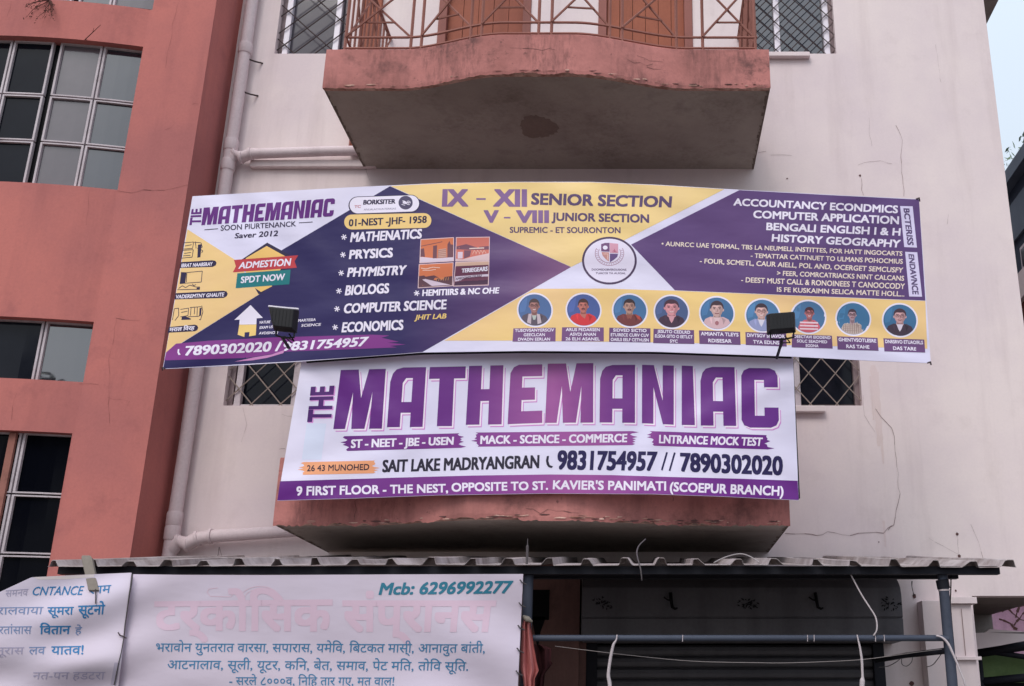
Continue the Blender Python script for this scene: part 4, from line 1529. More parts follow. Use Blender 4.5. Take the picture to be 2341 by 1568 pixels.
# four small photographs
def photo(q, kind):
    q = [zF(*p) for p in q]

    def m(u, v):
        return qmap(q, u, v)
    mb = MB()
    P1.poly(mb, [m(-.02, -.03), m(1.02, -.03), m(1.02, 1.03), m(-.02, 1.03)], ink('#d8b9bd'), 0.0045)
    sky_, dark, ground_, mid = (('#c9714f', '#6b4550', '#cdbccc', '#a87a70'), ('#c26b60', '#70495a', '#cdb0b4', '#9b6a6c'), ('#cb7350', '#5d3f49', '#c9b6c6', '#8e5a50'), ('#66394f', '#452a42', '#c9b9cc', '#b98f7c'))[kind]
    P1.poly(mb, [m(0, 0), m(1, 0), m(1, 1), m(0, 1)], ink(sky_), 0.0053)
    if kind == 0:
        P1.poly(mb, [m(0, 0), m(1, 0), m(1, .15), m(.5, .14), m(0, .25)], ink(ground_), 0.006)
        P1.poly(mb, [m(.38, .15), m(.38, .70), m(.5, .72), m(.5, .15)], ink(dark), 0.006)
        P1.poly(mb, [m(.52, .15), m(.54, .52), m(.78, .56), m(.8, .15)], ink(mid), 0.006)
        P1.poly(mb, [m(.82, .15), m(.82, .72), m(.88, .88), m(.92, .72), m(1, .70), m(1, .15)], ink(dark), 0.006)
        P1.poly(mb, [m(0, .26), m(0, .6), m(.1, .62), m(.14, .24)], ink(dark), 0.006)
        P1.line(mb, [m(0, .72), m(.3, .78), m(.66, .86)], 1.4, ink(dark), 0.0068)
        for k in range(5):
            P1.line(mb, [m(.55, .2 + .08 * k), m(.78, .22 + .08 * k)], 1.0, ink('#cfa79a'), 0.0070)
    elif kind == 1:
        P1.poly(mb, [m(0, 0), m(1, 0), m(1, .30), m(.5, .16), m(.2, .05), m(0, .08)], ink(ground_), 0.006)
        P1.poly(mb, [m(0, .5), m(0, .62), m(.3, .72), m(.6, .58), m(1, .62), m(1, .46), m(.4, .46)], ink(dark), 0.006)
        P1.poly(mb, [m(.24, .08), m(.24, .45), m(.46, .44), m(.42, .18)], ink(dark), 0.0064)
        P1.poly(mb, [m(.05, .09), m(.05, .38), m(.2, .38), m(.2, .09)], ink('#cdb8c6'), 0.0064)
        P1.line(mb, [m(.4, .52), m(.85, .54)], 2.2, ink('#e0c7c0'), 0.0070)
        for k in range(4):
            P1.line(mb, [m(.5 + .1 * k, .26), m(.55 + .1 * k, .44), m(.62 + .1 * k, .3)], 1.1, ink('#d6a79c'), 0.0070)
    elif kind == 2:
        P1.poly(mb, [m(0, 0), m(1, 0), m(1, .42), m(.6, .38), m(.45, .5), m(.2, .46), m(.15, .52), m(0, .5)], ink(dark), 0.006)
        P1.poly(mb, [m(.1, .34), m(.2, .36), m(.95, .03), m(.4, .03)], ink(ground_), 0.0066)
        for k in range(6):
            P1.line(mb, [m(.52 + .07 * k, .24), m(.54 + .07 * k, .38)], 1.2, ink('#b98a5c'), 0.0070)
        P1.line(mb, [m(.05, .85), m(.2, .8), m(.4, .86), m(.62, .82)], 1.4, ink('#e3cbc2'), 0.0070)
        P1.line(mb, [m(.1, .75), m(.35, .73), m(.5, .76)], 1.2, ink('#e3cbc2'), 0.0070)
    else:
        P1.poly(mb, [m(0, .84), m(1, .86), m(1, 1), m(0, 1)], ink('#c7a392'), 0.006)
        P1.poly(mb, [m(.02, .18), m(1, .36), m(1, .46), m(.02, .40)], ink(ground_), 0.006)
        P1.poly(mb, [m(.02, .0), m(1, .03), m(1, .30), m(.02, .14)], ink(dark), 0.006)
        P1.text(mb, 'TERIEGEARS', m(.20, .56), m(.97, .60), m(.97, .78), m(.20, .72), WT, 0.05, 0.03, off=0.0085)
        P1.text(mb, 'AMEDOMES TSUNU', m(.04, .24), m(.80, .36), m(.80, .44), m(.04, .34), ink(dark), 0.02, 0.02, off=0.0095)
    mb.build('photograph', lb, recalc=False)


photo([(636, 585), (858, 572), (858, 420), (643, 433)], 0)
photo([(876, 572), (1095, 568), (1098, 417), (880, 420)], 1)
photo([(625, 752), (850, 738), (855, 588), (632, 600)], 2)
photo([(862, 740), (1090, 733), (1095, 578), (876, 585)], 3)

# section titles
mb = MB()
LIL = ink('#7f608c')
GRY = ink('#5a4769')
P1.text(mb, 'IX', zF(790, 208), zF(950, 208), zF(950, 97), zF(795, 97), LIL, 0.05, 0.02)
P1.line(mb, [zF(1012, 160), zF(1075, 160)], 4, LIL)
P1.text(mb, 'XII', zF(1133, 208), zF(1342, 209), zF(1342, 98), zF(1137, 97), LIL, 0.05, 0.02)
P1.text(mb, 'SENIOR SECTION', zF(1382, 195), zF(2312, 214), zF(2318, 145), zF(1385, 123), GRY, 0.035, 0.03)
P1.text(mb, 'V', zF(1068, 317), zF(1155, 317), zF(1155, 237), zF(1068, 237), LIL, 0.05, 0.02)
P1.line(mb, [zF(1197, 285), zF(1240, 285)], 3.5, LIL)
P1.text(mb, 'VIII', zF(1285, 318), zF(1490, 318), zF(1490, 238), zF(1285, 237), LIL, 0.05, 0.02)
P1.text(mb, 'JUNIOR SECTION', zF(1518, 303), zF(2165, 317), zF(2165, 265), zF(1520, 252), GRY, 0.035, 0.03)
P1.text(mb, 'SUPREMIC - ET SOURONTON', zF(1237, 385), zF(1975, 388), zF(1975, 350), zF(1237, 348), GRY, 0.025, 0.02)
mb.build('section_titles', lb, recalc=False)

# emblem
em = grp('emblem', lb, S1.hit(*zF(1902, 572)))
mb = MB()
ec = zF(1902, 572)
P1.disc(mb, ec, 62.6, 54.5, ink('#4b3a56'), 0.0045, 56)
P1.disc(mb, ec, 57.8, 50, ink('#d6cde0'), 0.0055, 56)
mb.build('disc', em, recalc=False)
mb = MB()
P1.poly(mb, [zQ(*p) for p in ((905, 325), (1000, 300), (1102, 298), (1102, 508), (905, 500))], ink('#6d4a72'), 0.0066)
P1.poly(mb, [zQ(*p) for p in ((1108, 300), (1200, 312), (1302, 320), (1305, 540), (1108, 535))], ink('#c690a4'), 0.0066)
P1.poly(mb, [zQ(*p) for p in ((912, 512), (1090, 522), (1085, 738), (1010, 680), (940, 600))], ink('#c08a86'), 0.0066)
P1.poly(mb, [zQ(*p) for p in ((1108, 552), (1303, 556), (1280, 630), (1210, 690), (1110, 758))], ink('#67507f'), 0.0066)
P1.disc(mb, zQ(1000, 410), 5.6, 4.6, WT, 0.0075, 16)
for a, b in (((1180, 480), (1250, 490)), ((1215, 440), (1215, 510)), ((1170, 510), (1270, 512))):
    P1.line(mb, [zQ(*a), zQ(*b)], 1.3, ink('#a4526a'), 0.0075)
P1.line(mb, [zQ(960, 560), zQ(1060, 560), zQ(1050, 690)], 1.2, ink('#e0c0b8'), 0.0075)
mb.build('shield', em, recalc=False)
mb = MB()
MV = ink('#96627f')
for R_ in (1.0, 0.78):
    pts = []
    for i in range(25):
        a = radians(205 - 230 * i / 24)
        pts.append(zQ(1100 + 335 * R_ * cos(a), 545 + 285 * R_ * sin(a)))
    P1.line(mb, pts, 1.1, MV, 0.0066)
for i in range(21):
    a = radians(198 - 216 * i / 20)
    P1.line(mb, [zQ(1100 + 275 * cos(a), 545 + 235 * sin(a)), zQ(1100 + 320 * cos(a + .05), 545 + 272 * sin(a + .05))], 0.9, MV, 0.0066)
P1.text(mb, 'DOOMSDOBVERDUSIONS', zQ(685, 945), zQ(1495, 952), zQ(1495, 905), zQ(688, 900), GRY, 0.02, 0.015, off=0.0085)
P1.text(mb, 'TUACOI YA AUIGAL', zQ(775, 1030), zQ(1480, 1032), zQ(1480, 990), zQ(778, 985), GRY, 0.02, 0.015, off=0.0085)
mb.build('motto_scroll', em, recalc=False)

# course list
mb = MB()
crs = grp('course_list', lb, S1.hit(*zG(1500, 500)))
for t, q in (('ACCOUNTANCY ECONDMICS', (808, 187, 2025, 245, 2028, 192, 812, 137)), ('COMPUTER APPLICATION', (955, 280, 2033, 327, 2035, 272, 957, 227)),
             ('BENGALI ENGLISH I & H', (1052, 370, 2043, 412, 2048, 360, 1055, 318)), ('HISTORY GEOGRAPHY', (1092, 455, 2040, 500, 2048, 447, 1097, 403))):
    P1.text(mb, t, zG(q[0], q[1]), zG(q[2], q[3]), zG(q[4], q[5]), zG(q[6], q[7]), WT, 0.030, 0.028, off=0.007)
    mb.build('text_line', crs, recalc=False)
    mb = MB()
CR = ink('#dccbc0')
for t, q in (('• AUNRCC UAE TORMAL, TBS LA NEUMELL INSTITTES, FOR HATT INGOCARTS', (272, 488, 2060, 563, 2062, 531, 274, 456)), ('- TEMATTAR CATTNUET TO ULMANS POHOCMIUS', (935, 576, 2063, 622, 2065, 588, 937, 544)),
             ('- FOUR, SCMETL, CAUR AIELL, POL AND, OCERGET SEMCUSFY', (556, 617, 2063, 688, 2068, 652, 558, 583)), ('> FEER, COMRCATRIACKS NINT CALCANS', (1130, 708, 2073, 748, 2075, 713, 1132, 674)),
             ('- DEEST MUST CALL & RONOINEES T CANOOCODY', (864, 758, 2078, 810, 2080, 770, 866, 722)), ('IS FE KUSKAIMN SELICA MATTE HOLL...', (1130, 829, 2075, 865, 2078, 829, 1130, 796))):
    P1.text(mb, t, zG(q[0], q[1]), zG(q[2], q[3]), zG(q[4], q[5]), zG(q[6], q[7]), CR, 0.022, 0.018, off=0.007)
    mb.build('text_line', crs, recalc=False)
    mb = MB()
for q, t in ((((2045, 193), (2138, 195), (2170, 502), (2075, 498)), 'BCTERISS'), (((2082, 533), (2172, 537), (2208, 867), (2112, 865)), 'ENDAVNCE')):
    mb = MB()
    P1.poly(mb, [zG(*p) for p in q], ink('#cfc6e2'), 0.005)
    a, b, c, d = q
    # reads downwards: letter tops face right
    P1.text(mb, t, zG(a[0] + 26, a[1] + 18), zG(d[0] + 26, d[1] - 18), zG(c[0] - 26, c[1] - 18), zG(b[0] - 26, b[1] + 18), ink('#5a4a70'), 0.03, 0.03, off=0.0075)
    mb.build('side_label', lb, recalc=False)

# nine round portraits with caption plates
BLUE = ['#4f6793', '#4a5a90', '#4a6c94', '#4b5a80', '#45688f', '#4a7096', '#4a6d92', '#426d92', '#3f688c']
CENT = [(190, 122), (455, 122), (707, 125), (934, 132), (1181, 140), (1430, 152), (1679, 160), (1923, 170), (2177, 178)]
CAPS = [((68, 294), (302, 293), (303, 218), (73, 222)), ((335, 292), (565, 293), (565, 217), (338, 216)), ((594, 295), (819, 299), (819, 222), (595, 218)), ((834, 302), (1058, 307), (1056, 232), (836, 224)),
        ((1086, 306), (1310, 312), (1307, 240), (1083, 233)), ((1338, 312), (1561, 321), (1558, 250), (1336, 242)), ((1588, 325), (1811, 332), (1807, 262), (1590, 254)),
        ((1838, 337), (2061, 344), (2055, 274), (1834, 265)), ((2093, 347), (2315, 354), (2310, 283), (2087, 276))]
CTXT = [('TUSOVSANYERSCIV', 'GEECLCAN', 'DVADN EERLAN'), ('ARUS PEDARSEN', 'ASVDI ANAN', '26 ELH ASANEL'), ('SIDVED SICTIO', 'ETUIRECE CURV CUV', 'OAELS EELF CETHUSN'),
        ('JESUTO CEDLRD', 'ELSOA GITO O EETLCT', 'SYC'), ('AMIANTA TLEYS', 'RDISESAR'), ('DIVTSGV SNAVOR', 'TYA EDLNS'), ('OEECTAVI EIODEND', 'SOLC SEADMED', 'EODNA'), ('GHENTVSOTLESRE', 'RAS TAHE'),
        ('DNRSRVO ETUAOIRLS', 'DAS TARE')]
# hair, skin, shirt, head (x, width, height), extras
FACE = [('#4f4144', '#9b6f6c', '#5a4f5c', -.04, .30, .40, 'scarf'), ('#4a3434', '#b06a62', '#c63a40', -.02, .30, .40, 'vneck'), ('#3f3236', '#a98378', '#6e3a3c', -.03, .33, .42, 'beard'),
        ('#4a3340', '#c98a92', '#453344', 0.0, .42, .46, 'smile'), ('#40313a', '#bd9b98', '#c9a6ac', 0.0, .38, .46, 'tie'), ('#3d2f38', '#c29c98', '#8f93ba', -.08, .36, .44, 'glasses'),
        ('#4a3038', '#a86468', '#c05a68', .06, .27, .33, 'stripes'), ('#4b3a44', '#a98a94', '#b5a39c', -.06, .24, .32, 'check'), ('#46323c', '#b88f92', '#453846', .0, .36, .42, 'tie2')]


def portrait(i):
    pg = grp('portrait', lb, S1.hit(*zO(*CENT[i])))
    cx, cy = zO(*CENT[i])
    rx, ry = 37.8, 36.0
    hair, skin, shirt, hx, hw, hh, ex = FACE[i]

    def m(u, v):
        return (cx + rx * u, cy - ry * v + 0.03 * rx * u)
    mb = MB()

    def ell(u, v, a, b, mat, off, n=24, f=lambda t: 1.0):
        P1.poly(mb, [m(u + a * cos(2 * pi * k / n) * f(2 * pi * k / n), v + b * sin(2 * pi * k / n)) for k in range(n)], mat, off)
    ell(0, 0, 1.09, 1.10, WT, 0.0042, 44)
    ell(0, 0, 1.0, 1.0, ink(BLUE[i]), 0.0050, 44)
    # shoulders, kept inside the round frame
    sh = []
    lo_v = -0.22 if ex not in ('stripes', 'check') else -0.18
    wid = 0.86 if ex not in ('stripes', 'check') else 0.66
    prof = [(-wid, -0.62), (-wid * .82, -0.38), (-wid * .45, lo_v), (0, lo_v - .04), (wid * .45, lo_v), (wid * .82, -0.38), (wid, -0.62)]
    pts = []
    for x, v in prof:
        x += hx
        r = sqrt(x * x + v * v)
        if r > 0.985:
            x, v = x * .985 / r, v * .985 / r
        pts.append((x, v))
    a1 = math.atan2(pts[-1][1], pts[-1][0])
    a0 = math.atan2(pts[0][1], pts[0][0])
    if a0 > 0:
        a0 -= 2 * pi
    for k in range(1, 14):
        a = a1 + (a0 - a1) * k / 14
        pts.append((0.985 * cos(a), 0.985 * sin(a)))
    P1.poly(mb, [m(*p) for p in pts], ink(shirt), 0.0056)
    hv = 0.24
    # neck, ears, hair, face
    P1.poly(mb, [m(hx - hw * .55, hv - hh * .6), m(hx - hw * .62, lo_v - .06), m(hx, lo_v - .24), m(hx + hw * .62, lo_v - .06), m(hx + hw * .55, hv - hh * .6)], ink(skin), 0.0062)
    for sgn in (-1, 1):
        ell(hx + sgn * hw * 1.0, hv - .02, hw * .14, hh * .2, ink(skin), 0.0063, 10)
    ell(hx, hv + hh * .34, hw * 1.06, hh * .88, ink(hair), 0.0066, 24)
    ell(hx, hv - hh * .06, hw * .94, hh * .98, ink(skin), 0.0072, 26, lambda t: 1.0 - 0.16 * max(0, -sin(t)))
    # side of the face turned from the lamp, cheek and brow tones, throat
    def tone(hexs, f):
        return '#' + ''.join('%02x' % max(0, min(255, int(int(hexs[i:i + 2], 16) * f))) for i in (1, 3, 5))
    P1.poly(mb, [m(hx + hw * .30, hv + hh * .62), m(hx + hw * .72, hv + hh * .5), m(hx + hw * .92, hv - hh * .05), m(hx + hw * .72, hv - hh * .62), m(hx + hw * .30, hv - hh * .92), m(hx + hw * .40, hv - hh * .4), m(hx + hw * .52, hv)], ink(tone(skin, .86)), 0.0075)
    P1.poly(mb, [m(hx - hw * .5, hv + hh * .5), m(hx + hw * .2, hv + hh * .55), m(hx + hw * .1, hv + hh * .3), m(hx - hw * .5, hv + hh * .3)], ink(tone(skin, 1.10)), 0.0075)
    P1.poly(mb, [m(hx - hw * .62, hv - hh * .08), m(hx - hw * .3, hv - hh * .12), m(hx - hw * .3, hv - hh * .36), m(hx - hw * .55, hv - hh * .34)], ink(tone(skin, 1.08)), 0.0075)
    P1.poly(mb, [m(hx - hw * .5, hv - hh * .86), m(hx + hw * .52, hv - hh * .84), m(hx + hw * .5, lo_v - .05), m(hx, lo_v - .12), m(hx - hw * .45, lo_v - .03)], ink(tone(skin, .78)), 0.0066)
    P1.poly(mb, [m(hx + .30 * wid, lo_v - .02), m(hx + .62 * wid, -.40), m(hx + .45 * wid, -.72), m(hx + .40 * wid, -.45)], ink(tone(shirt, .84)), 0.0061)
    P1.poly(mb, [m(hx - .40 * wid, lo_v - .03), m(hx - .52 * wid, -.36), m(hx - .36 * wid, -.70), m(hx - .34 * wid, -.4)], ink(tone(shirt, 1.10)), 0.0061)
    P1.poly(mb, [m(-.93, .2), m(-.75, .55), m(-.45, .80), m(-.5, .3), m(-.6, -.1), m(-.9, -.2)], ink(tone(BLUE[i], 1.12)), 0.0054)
    # hairline across the brow
    P1.poly(mb, [m(hx - hw * .93, hv + hh * .42), m(hx - hw * .5, hv + hh * .62), m(hx, hv + hh * .58), m(hx + hw * .5, hv + hh * .64), m(hx + hw * .93, hv + hh * .42), m(hx + hw * .82, hv + hh * .92), m(hx, hv + hh * 1.08), m(hx - hw * .82, hv + hh * .92)], ink(hair), 0.0078)
    dk = ink('#4a3238')
    for sgn in (-1, 1):
        ell(hx + sgn * hw * .42, hv + hh * .10, hw * .17, hh * .06, dk, 0.0080, 10)
        P1.line(mb, [m(hx + sgn * hw * .20, hv + hh * .28), m(hx + sgn * hw * .62, hv + hh * .27)], 1.5, dk, 0.0080)
    P1.line(mb, [m(hx + hw * .03, hv + hh * .1), m(hx + hw * .14, hv - hh * .22), m(hx - hw * .06, hv - hh * .25)], 1.1, ink('#8d5f5e'), 0.0080)
    P1.line(mb, [m(hx - hw * .34, hv - hh * .52), m(hx, hv - hh * .58), m(hx + hw * .34, hv - hh * .50)], 1.8, ink('#7d454c'), 0.0080)
    if ex in ('vneck', 'beard'):
        P1.line(mb, [m(hx - hw * .34, hv - hh * .42), m(hx, hv - hh * .36), m(hx + hw * .34, hv - hh * .42)], 2.0, dk, 0.0082)
    if ex in ('smile', 'scarf', 'stripes', 'glasses'):
        P1.line(mb, [m(hx - hw * .3, hv - hh * .51), m(hx, hv - hh * .56), m(hx + hw * .3, hv - hh * .49)], 1.2, ink('#e6d8da'), 0.0084)
    if ex in ('glasses', 'tie2', 'stripes', 'check', 'scarf'):
        for sgn in (-1, 1):
            c = (hx + sgn * hw * .42, hv + hh * .08)
            P1.line(mb, [m(c[0] + hw * .3 * cos(k * pi / 4), c[1] + hh * .2 * sin(k * pi / 4)) for k in range(9)], 0.9, dk, 0.0086)
        P1.line(mb, [m(hx - hw * .12, hv + hh * .1), m(hx + hw * .12, hv + hh * .1)], 0.9, dk, 0.0086)
    mb.build('picture', pg, recalc=False)
    mb = MB()
    off = 0.0070
    if ex == 'scarf':
        for sgn in (-1, 1):
            P1.poly(mb, [m(hx + sgn * .16, lo_v - .02), m(hx + sgn * .34, lo_v - .04), m(hx + sgn * .44, -.80), m(hx + sgn * .20, -.90)], ink('#b9a8b0'), off)
        P1.poly(mb, [m(hx - .14, -.34), m(hx + .14, -.34), m(hx + .06, -.62), m(hx - .06, -.62)], ink('#a9b0aa'), off)
    elif ex in ('smile', 'tie', 'tie2', 'glasses', 'vneck', 'beard'):
        col = {'smile': '#c58f9a', 'tie': '#d2b4b8', 'tie2': '#cfc3d2', 'glasses': '#cfc9d8', 'vneck': '#b06a62', 'beard': '#8a5148'}[ex]
        P1.poly(mb, [m(hx - .20, lo_v - .04), m(hx + .20, lo_v - .04), m(hx + .10, -.55), m(hx, -.72 if ex not in ('vneck', 'beard') else -.48), m(hx - .10, -.55 if ex not in ('vneck',) else -.40)], ink(col), off)
        if ex == 'tie':
            P1.disc(mb, m(hx, -.62), 4.4, 5, ink('#a06a72'), off + .001, 14)
        if ex == 'beard':
            P1.poly(mb, [m(hx + .34, -.24), m(hx + .62, -.34), m(hx + .70, -.62), m(hx + .5, -.5)], ink('#a8483e'), off)
    elif ex == 'stripes':
        for v in (-.36, -.56, -.76):
            w = min(.58, sqrt(max(0.01, .93 - v * v)))
            P1.poly(mb, [m(hx - w, v - .05), m(hx + w * .9, v - .05), m(hx + w * .9, v + .05), m(hx - w, v + .05)], ink('#d9bcc6'), off)
    else:
        for k in range(-4, 5):
            x = hx + k * .13
            v0 = lo_v - .06 - abs(k) * .045
            P1.line(mb, [m(x, v0), m(x * 1.02, -sqrt(max(.05, .9 - x * x)))], 1.3, ink('#8c7470'), off)
        for v in (-.4, -.52, -.64, -.76):
            P1.line(mb, [m(hx - .5, v), m(hx + .5, v)], 0.8, ink('#8c7470'), off + .0008)
    mb.build('shirt', pg, recalc=False)
    mb = MB()
    q = [zO(*p) for p in CAPS[i]]
    P1.poly(mb, q, ink('#74507c' if i < 2 else '#674873'), 0.0055)  # first two plates painted lighter for the sheen near the middle
    L = CTXT[i]
    n = len(L)
    for k, t in enumerate(L):
        v1 = 1 - (k + .18) / n if n == 3 else 1 - (k + .22) / n
        v0 = v1 - .62 / n if n == 3 else v1 - .50 / n
        w = min(.92, .062 * len(t) if n == 3 else .07 * len(t)) / 2
        P1.text(mb, t, qmap(q, .5 - w, v0), qmap(q, .5 + w, v0), qmap(q, .5 + w, v1), qmap(q, .5 - w, v1), WT, 0.02, 0.03, off=0.0075)
    mb.build('caption_plate', pg, recalc=False)


for i in range(9):
    portrait(i)
# lashings at the corners
mb = MB()
for X, Y, tx, ty in ((371, 843, 366, 848), (2101, 455, 2103, 452), (2127, 830, 2124, 829)):
    p = S1.hit(X, Y, 0.004)
    mb.tube([p + Vector((0.02 if X < 1000 else -0.02, 0, 0)), p + Vector((0, -0.006, 0.006)), p + Vector((-0.012 if X < 1000 else 0.012, 0.03, 0.0))], 0.005, M['grille'], n=5)
mb.build('lashing', lb)
mb = MB()   # black tube added in place of the shaded gap below the hem
pts = [S1.hit(X, botY(X) + 0.6) + Vector((0, 0.014, 0)) for X in range(700, 1840, 30)]
mb.tube(pts, 0.008, M['black'], n=8)
mb.build('hem_gap_shade', lb, smooth=True)
# timber battens behind the sheet that carry it
mb = MB()
for Xa in (452, 1250, 2085):
    a, b = S1.hit(Xa, topY(Xa) + 12), S1.hit(Xa, botY(Xa) - 14)
    mb.box((a.x - 0.02, a.y + 0.016, b.z), (a.x + 0.02, a.y + 0.045, a.z), M['wood'])
mb.build('batten', lb)

# ------------------------------------------------------------------ the white lower banner
CREASE = [(-2.05, EYE + 2.0, .8, -.6, .0022, 0), (0.85, EYE + 2.0, -.85, -.5, .0024, 1), (-2.1, EYE + 1.25, .9, .4, .0018, 2), (0.9, EYE + 1.25, -.9, .42, .0018, 0.5),
          (-0.55, EYE + 2.02, .5, -.85, .0018, 1.3), (0.1, EYE + 1.7, -.3, -.95, .0014, 2.2)]


def f_short(x, z):
    y = 6.25 + 0.026 * (x + 0.45) ** 2
    y += 0.004 * sin(3.1 * x + 2.2 * z) + 0.003 * sin(6.3 * x - 4.0 * z + 2)
    # tension creases running in from the laced corners, and a few soft dents
    for cx_, cz_, dirx, dirz, a_, ph in CREASE:
        u, v = (x - cx_), (z - cz_)
        al = u * dirx + v * dirz
        ac = -u * dirz + v * dirx
        y += 1.6 * a_ * cos(ac * 26 + ph + 3 * al) * math.exp(-(ac / 0.22) ** 2) * math.exp(-(al / 0.75) ** 2)
    return y


S2 = Surf(f_short, lambda x, z: 6.25 + 0.026 * (x + 0.45) ** 2)
P2 = Print(S2, 13, 13, 0.2)
top2 = [(689.5, 827), (800, 814), (965, 800), (1200, 792), (1400, 793), (1600, 801), (1813, 815)]
bot2 = [(634, 1144.5), (800, 1139.5), (1000, 1132), (1250, 1128), (1490, 1129.5), (1650, 1135), (1826, 1143.5)]
sb = thing('name_banner', 'white banner with big violet lettering and a violet address strip, tied over the lower balcony', 'banner', S2.hit(1250, 1128))
mb = sheet_grid(S2, top2, bot2, 170, 54, V_WHITE)
strip = [(640.5, 1100), (900, 1092), (1080, 1087), (1257, 1084.5), (1400, 1086), (1525, 1090), (1700, 1094.5), (1823.5, 1099)]
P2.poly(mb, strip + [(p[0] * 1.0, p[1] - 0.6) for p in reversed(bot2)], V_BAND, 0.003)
P2.poly(mb, [zI(*p) for p in ((655, 505), (790, 510), (755, 760), (620, 760))], vinyl('pale_blue_vinyl', '#ccd0e6'), 0.003)
mb.build('sheet', sb, recalc=False, smooth=True, angle=40)
LQ = [('M', (zI(838, 548), zI(1175, 545), zI(1202, 130), zI(890, 138))), ('A', (zI(1210, 535), zI(1457, 533), zI(1482, 118), zI(1240, 122))), ('T', (zI(1480, 528), zI(1742, 527), zI(1757, 113), zI(1507, 118))),
      ('H', (zI(1757, 518), zI(2005, 515), zI(2018, 105), zI(1780, 110))), ('E', (zI(2047, 514), zJ(192, 470), zJ(192, 92), zI(2070, 103))), ('M', (zJ(210, 470), zJ(521, 468), zJ(522, 84), zJ(228, 88))),
      ('A', (zJ(562, 467), zJ(791, 470), zJ(792, 95), zJ(567, 97))), ('N', (zJ(836, 472), zJ(1041, 482), zJ(1042, 100), zJ(837, 95))), ('I', (zJ(1093, 483), zJ(1178, 485), zJ(1165, 103), zJ(1093, 100))),
      ('A', (zJ(1216, 487), zJ(1445, 490), zJ(1434, 110), zJ(1213, 108))), ('C', (zJ(1480, 500), zJ(1722, 502), zJ(1710, 118), zJ(1477, 115)))]
hd = grp('heading', sb, S2.hit(1270, 980))
for ch, q in LQ:
    mb = MB()
    big_letter(P2, mb, ch, q, ink('#c77cc4'), 0.0030, (5.2, 6.0))
    big_letter(P2, mb, ch, q, ink('#e3d6ea'), 0.0052, (3.4, 3.8))
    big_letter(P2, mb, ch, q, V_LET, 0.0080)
    mb.build('letter', hd, recalc=False)
mb = MB()
q = (zI(814, 494), zI(838, 252), zI(690, 258), zI(664, 494))
P2.text(mb, 'THE', *[(x + 2.2, y + 2.2) for x, y in q], ink('#d08fce'), 0.045, 0.04, off=0.0036)
P2.text(mb, 'THE', *q, ink('#4d2468'), 0.04, 0.035, off=0.0062)
mb.build('prefix', sb, recalc=False)


def brush(pts, mat, rag_l, rag_r, seed):
    """a dry-brush bar: (tl, tr, br, bl) with ragged ends"""
    tl, tr, br, bl = pts
    rnd = random.Random(seed)
    out = [tl, tr]
    n = 12
    for k in range(1, n):
        t = k / n
        out.append((tr[0] + (br[0] - tr[0]) * t + rag_r * rnd.uniform(-.5, 1.1) * (1 if k % 2 else -.1), tr[1] + (br[1] - tr[1]) * t))
    out += [br, bl]
    for k in range(1, n):
        t = k / n
        out.append((bl[0] + (tl[0] - bl[0]) * t - rag_l * rnd.uniform(-.5, 1.1) * (1 if k % 2 else -.1), bl[1] + (tl[1] - bl[1]) * t))
    return out


def brushbar(quad_, colour, text_, tq, ink_, seed, bx=0.03):
    mb = MB()
    P2.poly(mb, brush(quad_, None, 12, 14, seed), colour, 0.0035)
    P2.text(mb, text_, *tq, ink_, bx, 0.022, off=0.0062)
    mb.build('brush_label', sb, recalc=False)


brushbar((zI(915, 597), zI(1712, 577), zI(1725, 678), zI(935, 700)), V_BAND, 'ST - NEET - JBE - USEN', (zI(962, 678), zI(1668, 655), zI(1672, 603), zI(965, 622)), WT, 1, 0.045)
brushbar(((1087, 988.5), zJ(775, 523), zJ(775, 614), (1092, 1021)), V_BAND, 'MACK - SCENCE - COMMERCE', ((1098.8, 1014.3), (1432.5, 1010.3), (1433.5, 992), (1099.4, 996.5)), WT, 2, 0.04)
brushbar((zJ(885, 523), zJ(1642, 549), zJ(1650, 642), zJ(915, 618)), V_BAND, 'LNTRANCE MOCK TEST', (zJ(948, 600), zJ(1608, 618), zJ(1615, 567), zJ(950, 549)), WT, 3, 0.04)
brushbar((zI(630, 777), zI(1126, 766), zI(1115, 855), zI(625, 865)), ink('#e09a72'), '26 43 MUNOHED', (zI(655, 840), zI(1085, 831), zI(1088, 791), zI(657, 800)), ink('#3b2c38'), 4, 0.012)
mb = MB()
BK = ink('#2c2838')
P2.text(mb, 'SAIT LAKE MADRYANGRAN', zI(1180, 845), zI(2262, 816), zI(2265, 731), zI(1185, 765), BK, 0.042, 0.022)
NV = ink('#28224c')
P2.poly(mb, [zJ(*p) for p in ((222, 684), (236, 683), (232, 715), (240, 742), (262, 752), (252, 762), (232, 756), (220, 738), (216, 712))], BK, 0.005)
P2.text(mb, '9831754957', zJ(292, 767), zJ(922, 776), zJ(932, 660), zJ(297, 652), NV, 0.040, 0.026)
P2.line(mb, [zJ(964, 776), zJ(998, 660)], 4.2, NV)
P2.line(mb, [zJ(1014, 780), zJ(1048, 662)], 4.2, NV)
P2.text(mb, '7890302020', zJ(1088, 780), zJ(1740, 805), zJ(1742, 690), zJ(1087, 667), NV, 0.040, 0.026)
mb.build('phone_line', sb, recalc=False)
mb = MB()
for t, q in (('9 FIRST FLOOR - THE NEST,', (zI(583, 1008), zI(1632, 985), zI(1632, 930), zI(585, 948))), ('OPPOSITE TO ST.', (zI(1660, 981), zI(2325, 967), zI(2325, 911), zI(1660, 924))),
             ("KAVIER'S PANIMATI", (zJ(262, 897), zJ(990, 906), zJ(990, 850), zJ(265, 843))), ('(SCOEPUR BRANCH)', (zJ(1017, 910), zJ(1747, 940), zJ(1750, 882), zJ(1020, 854)))):
    P2.text(mb, t, *q, WT, 0.028, 0.028)
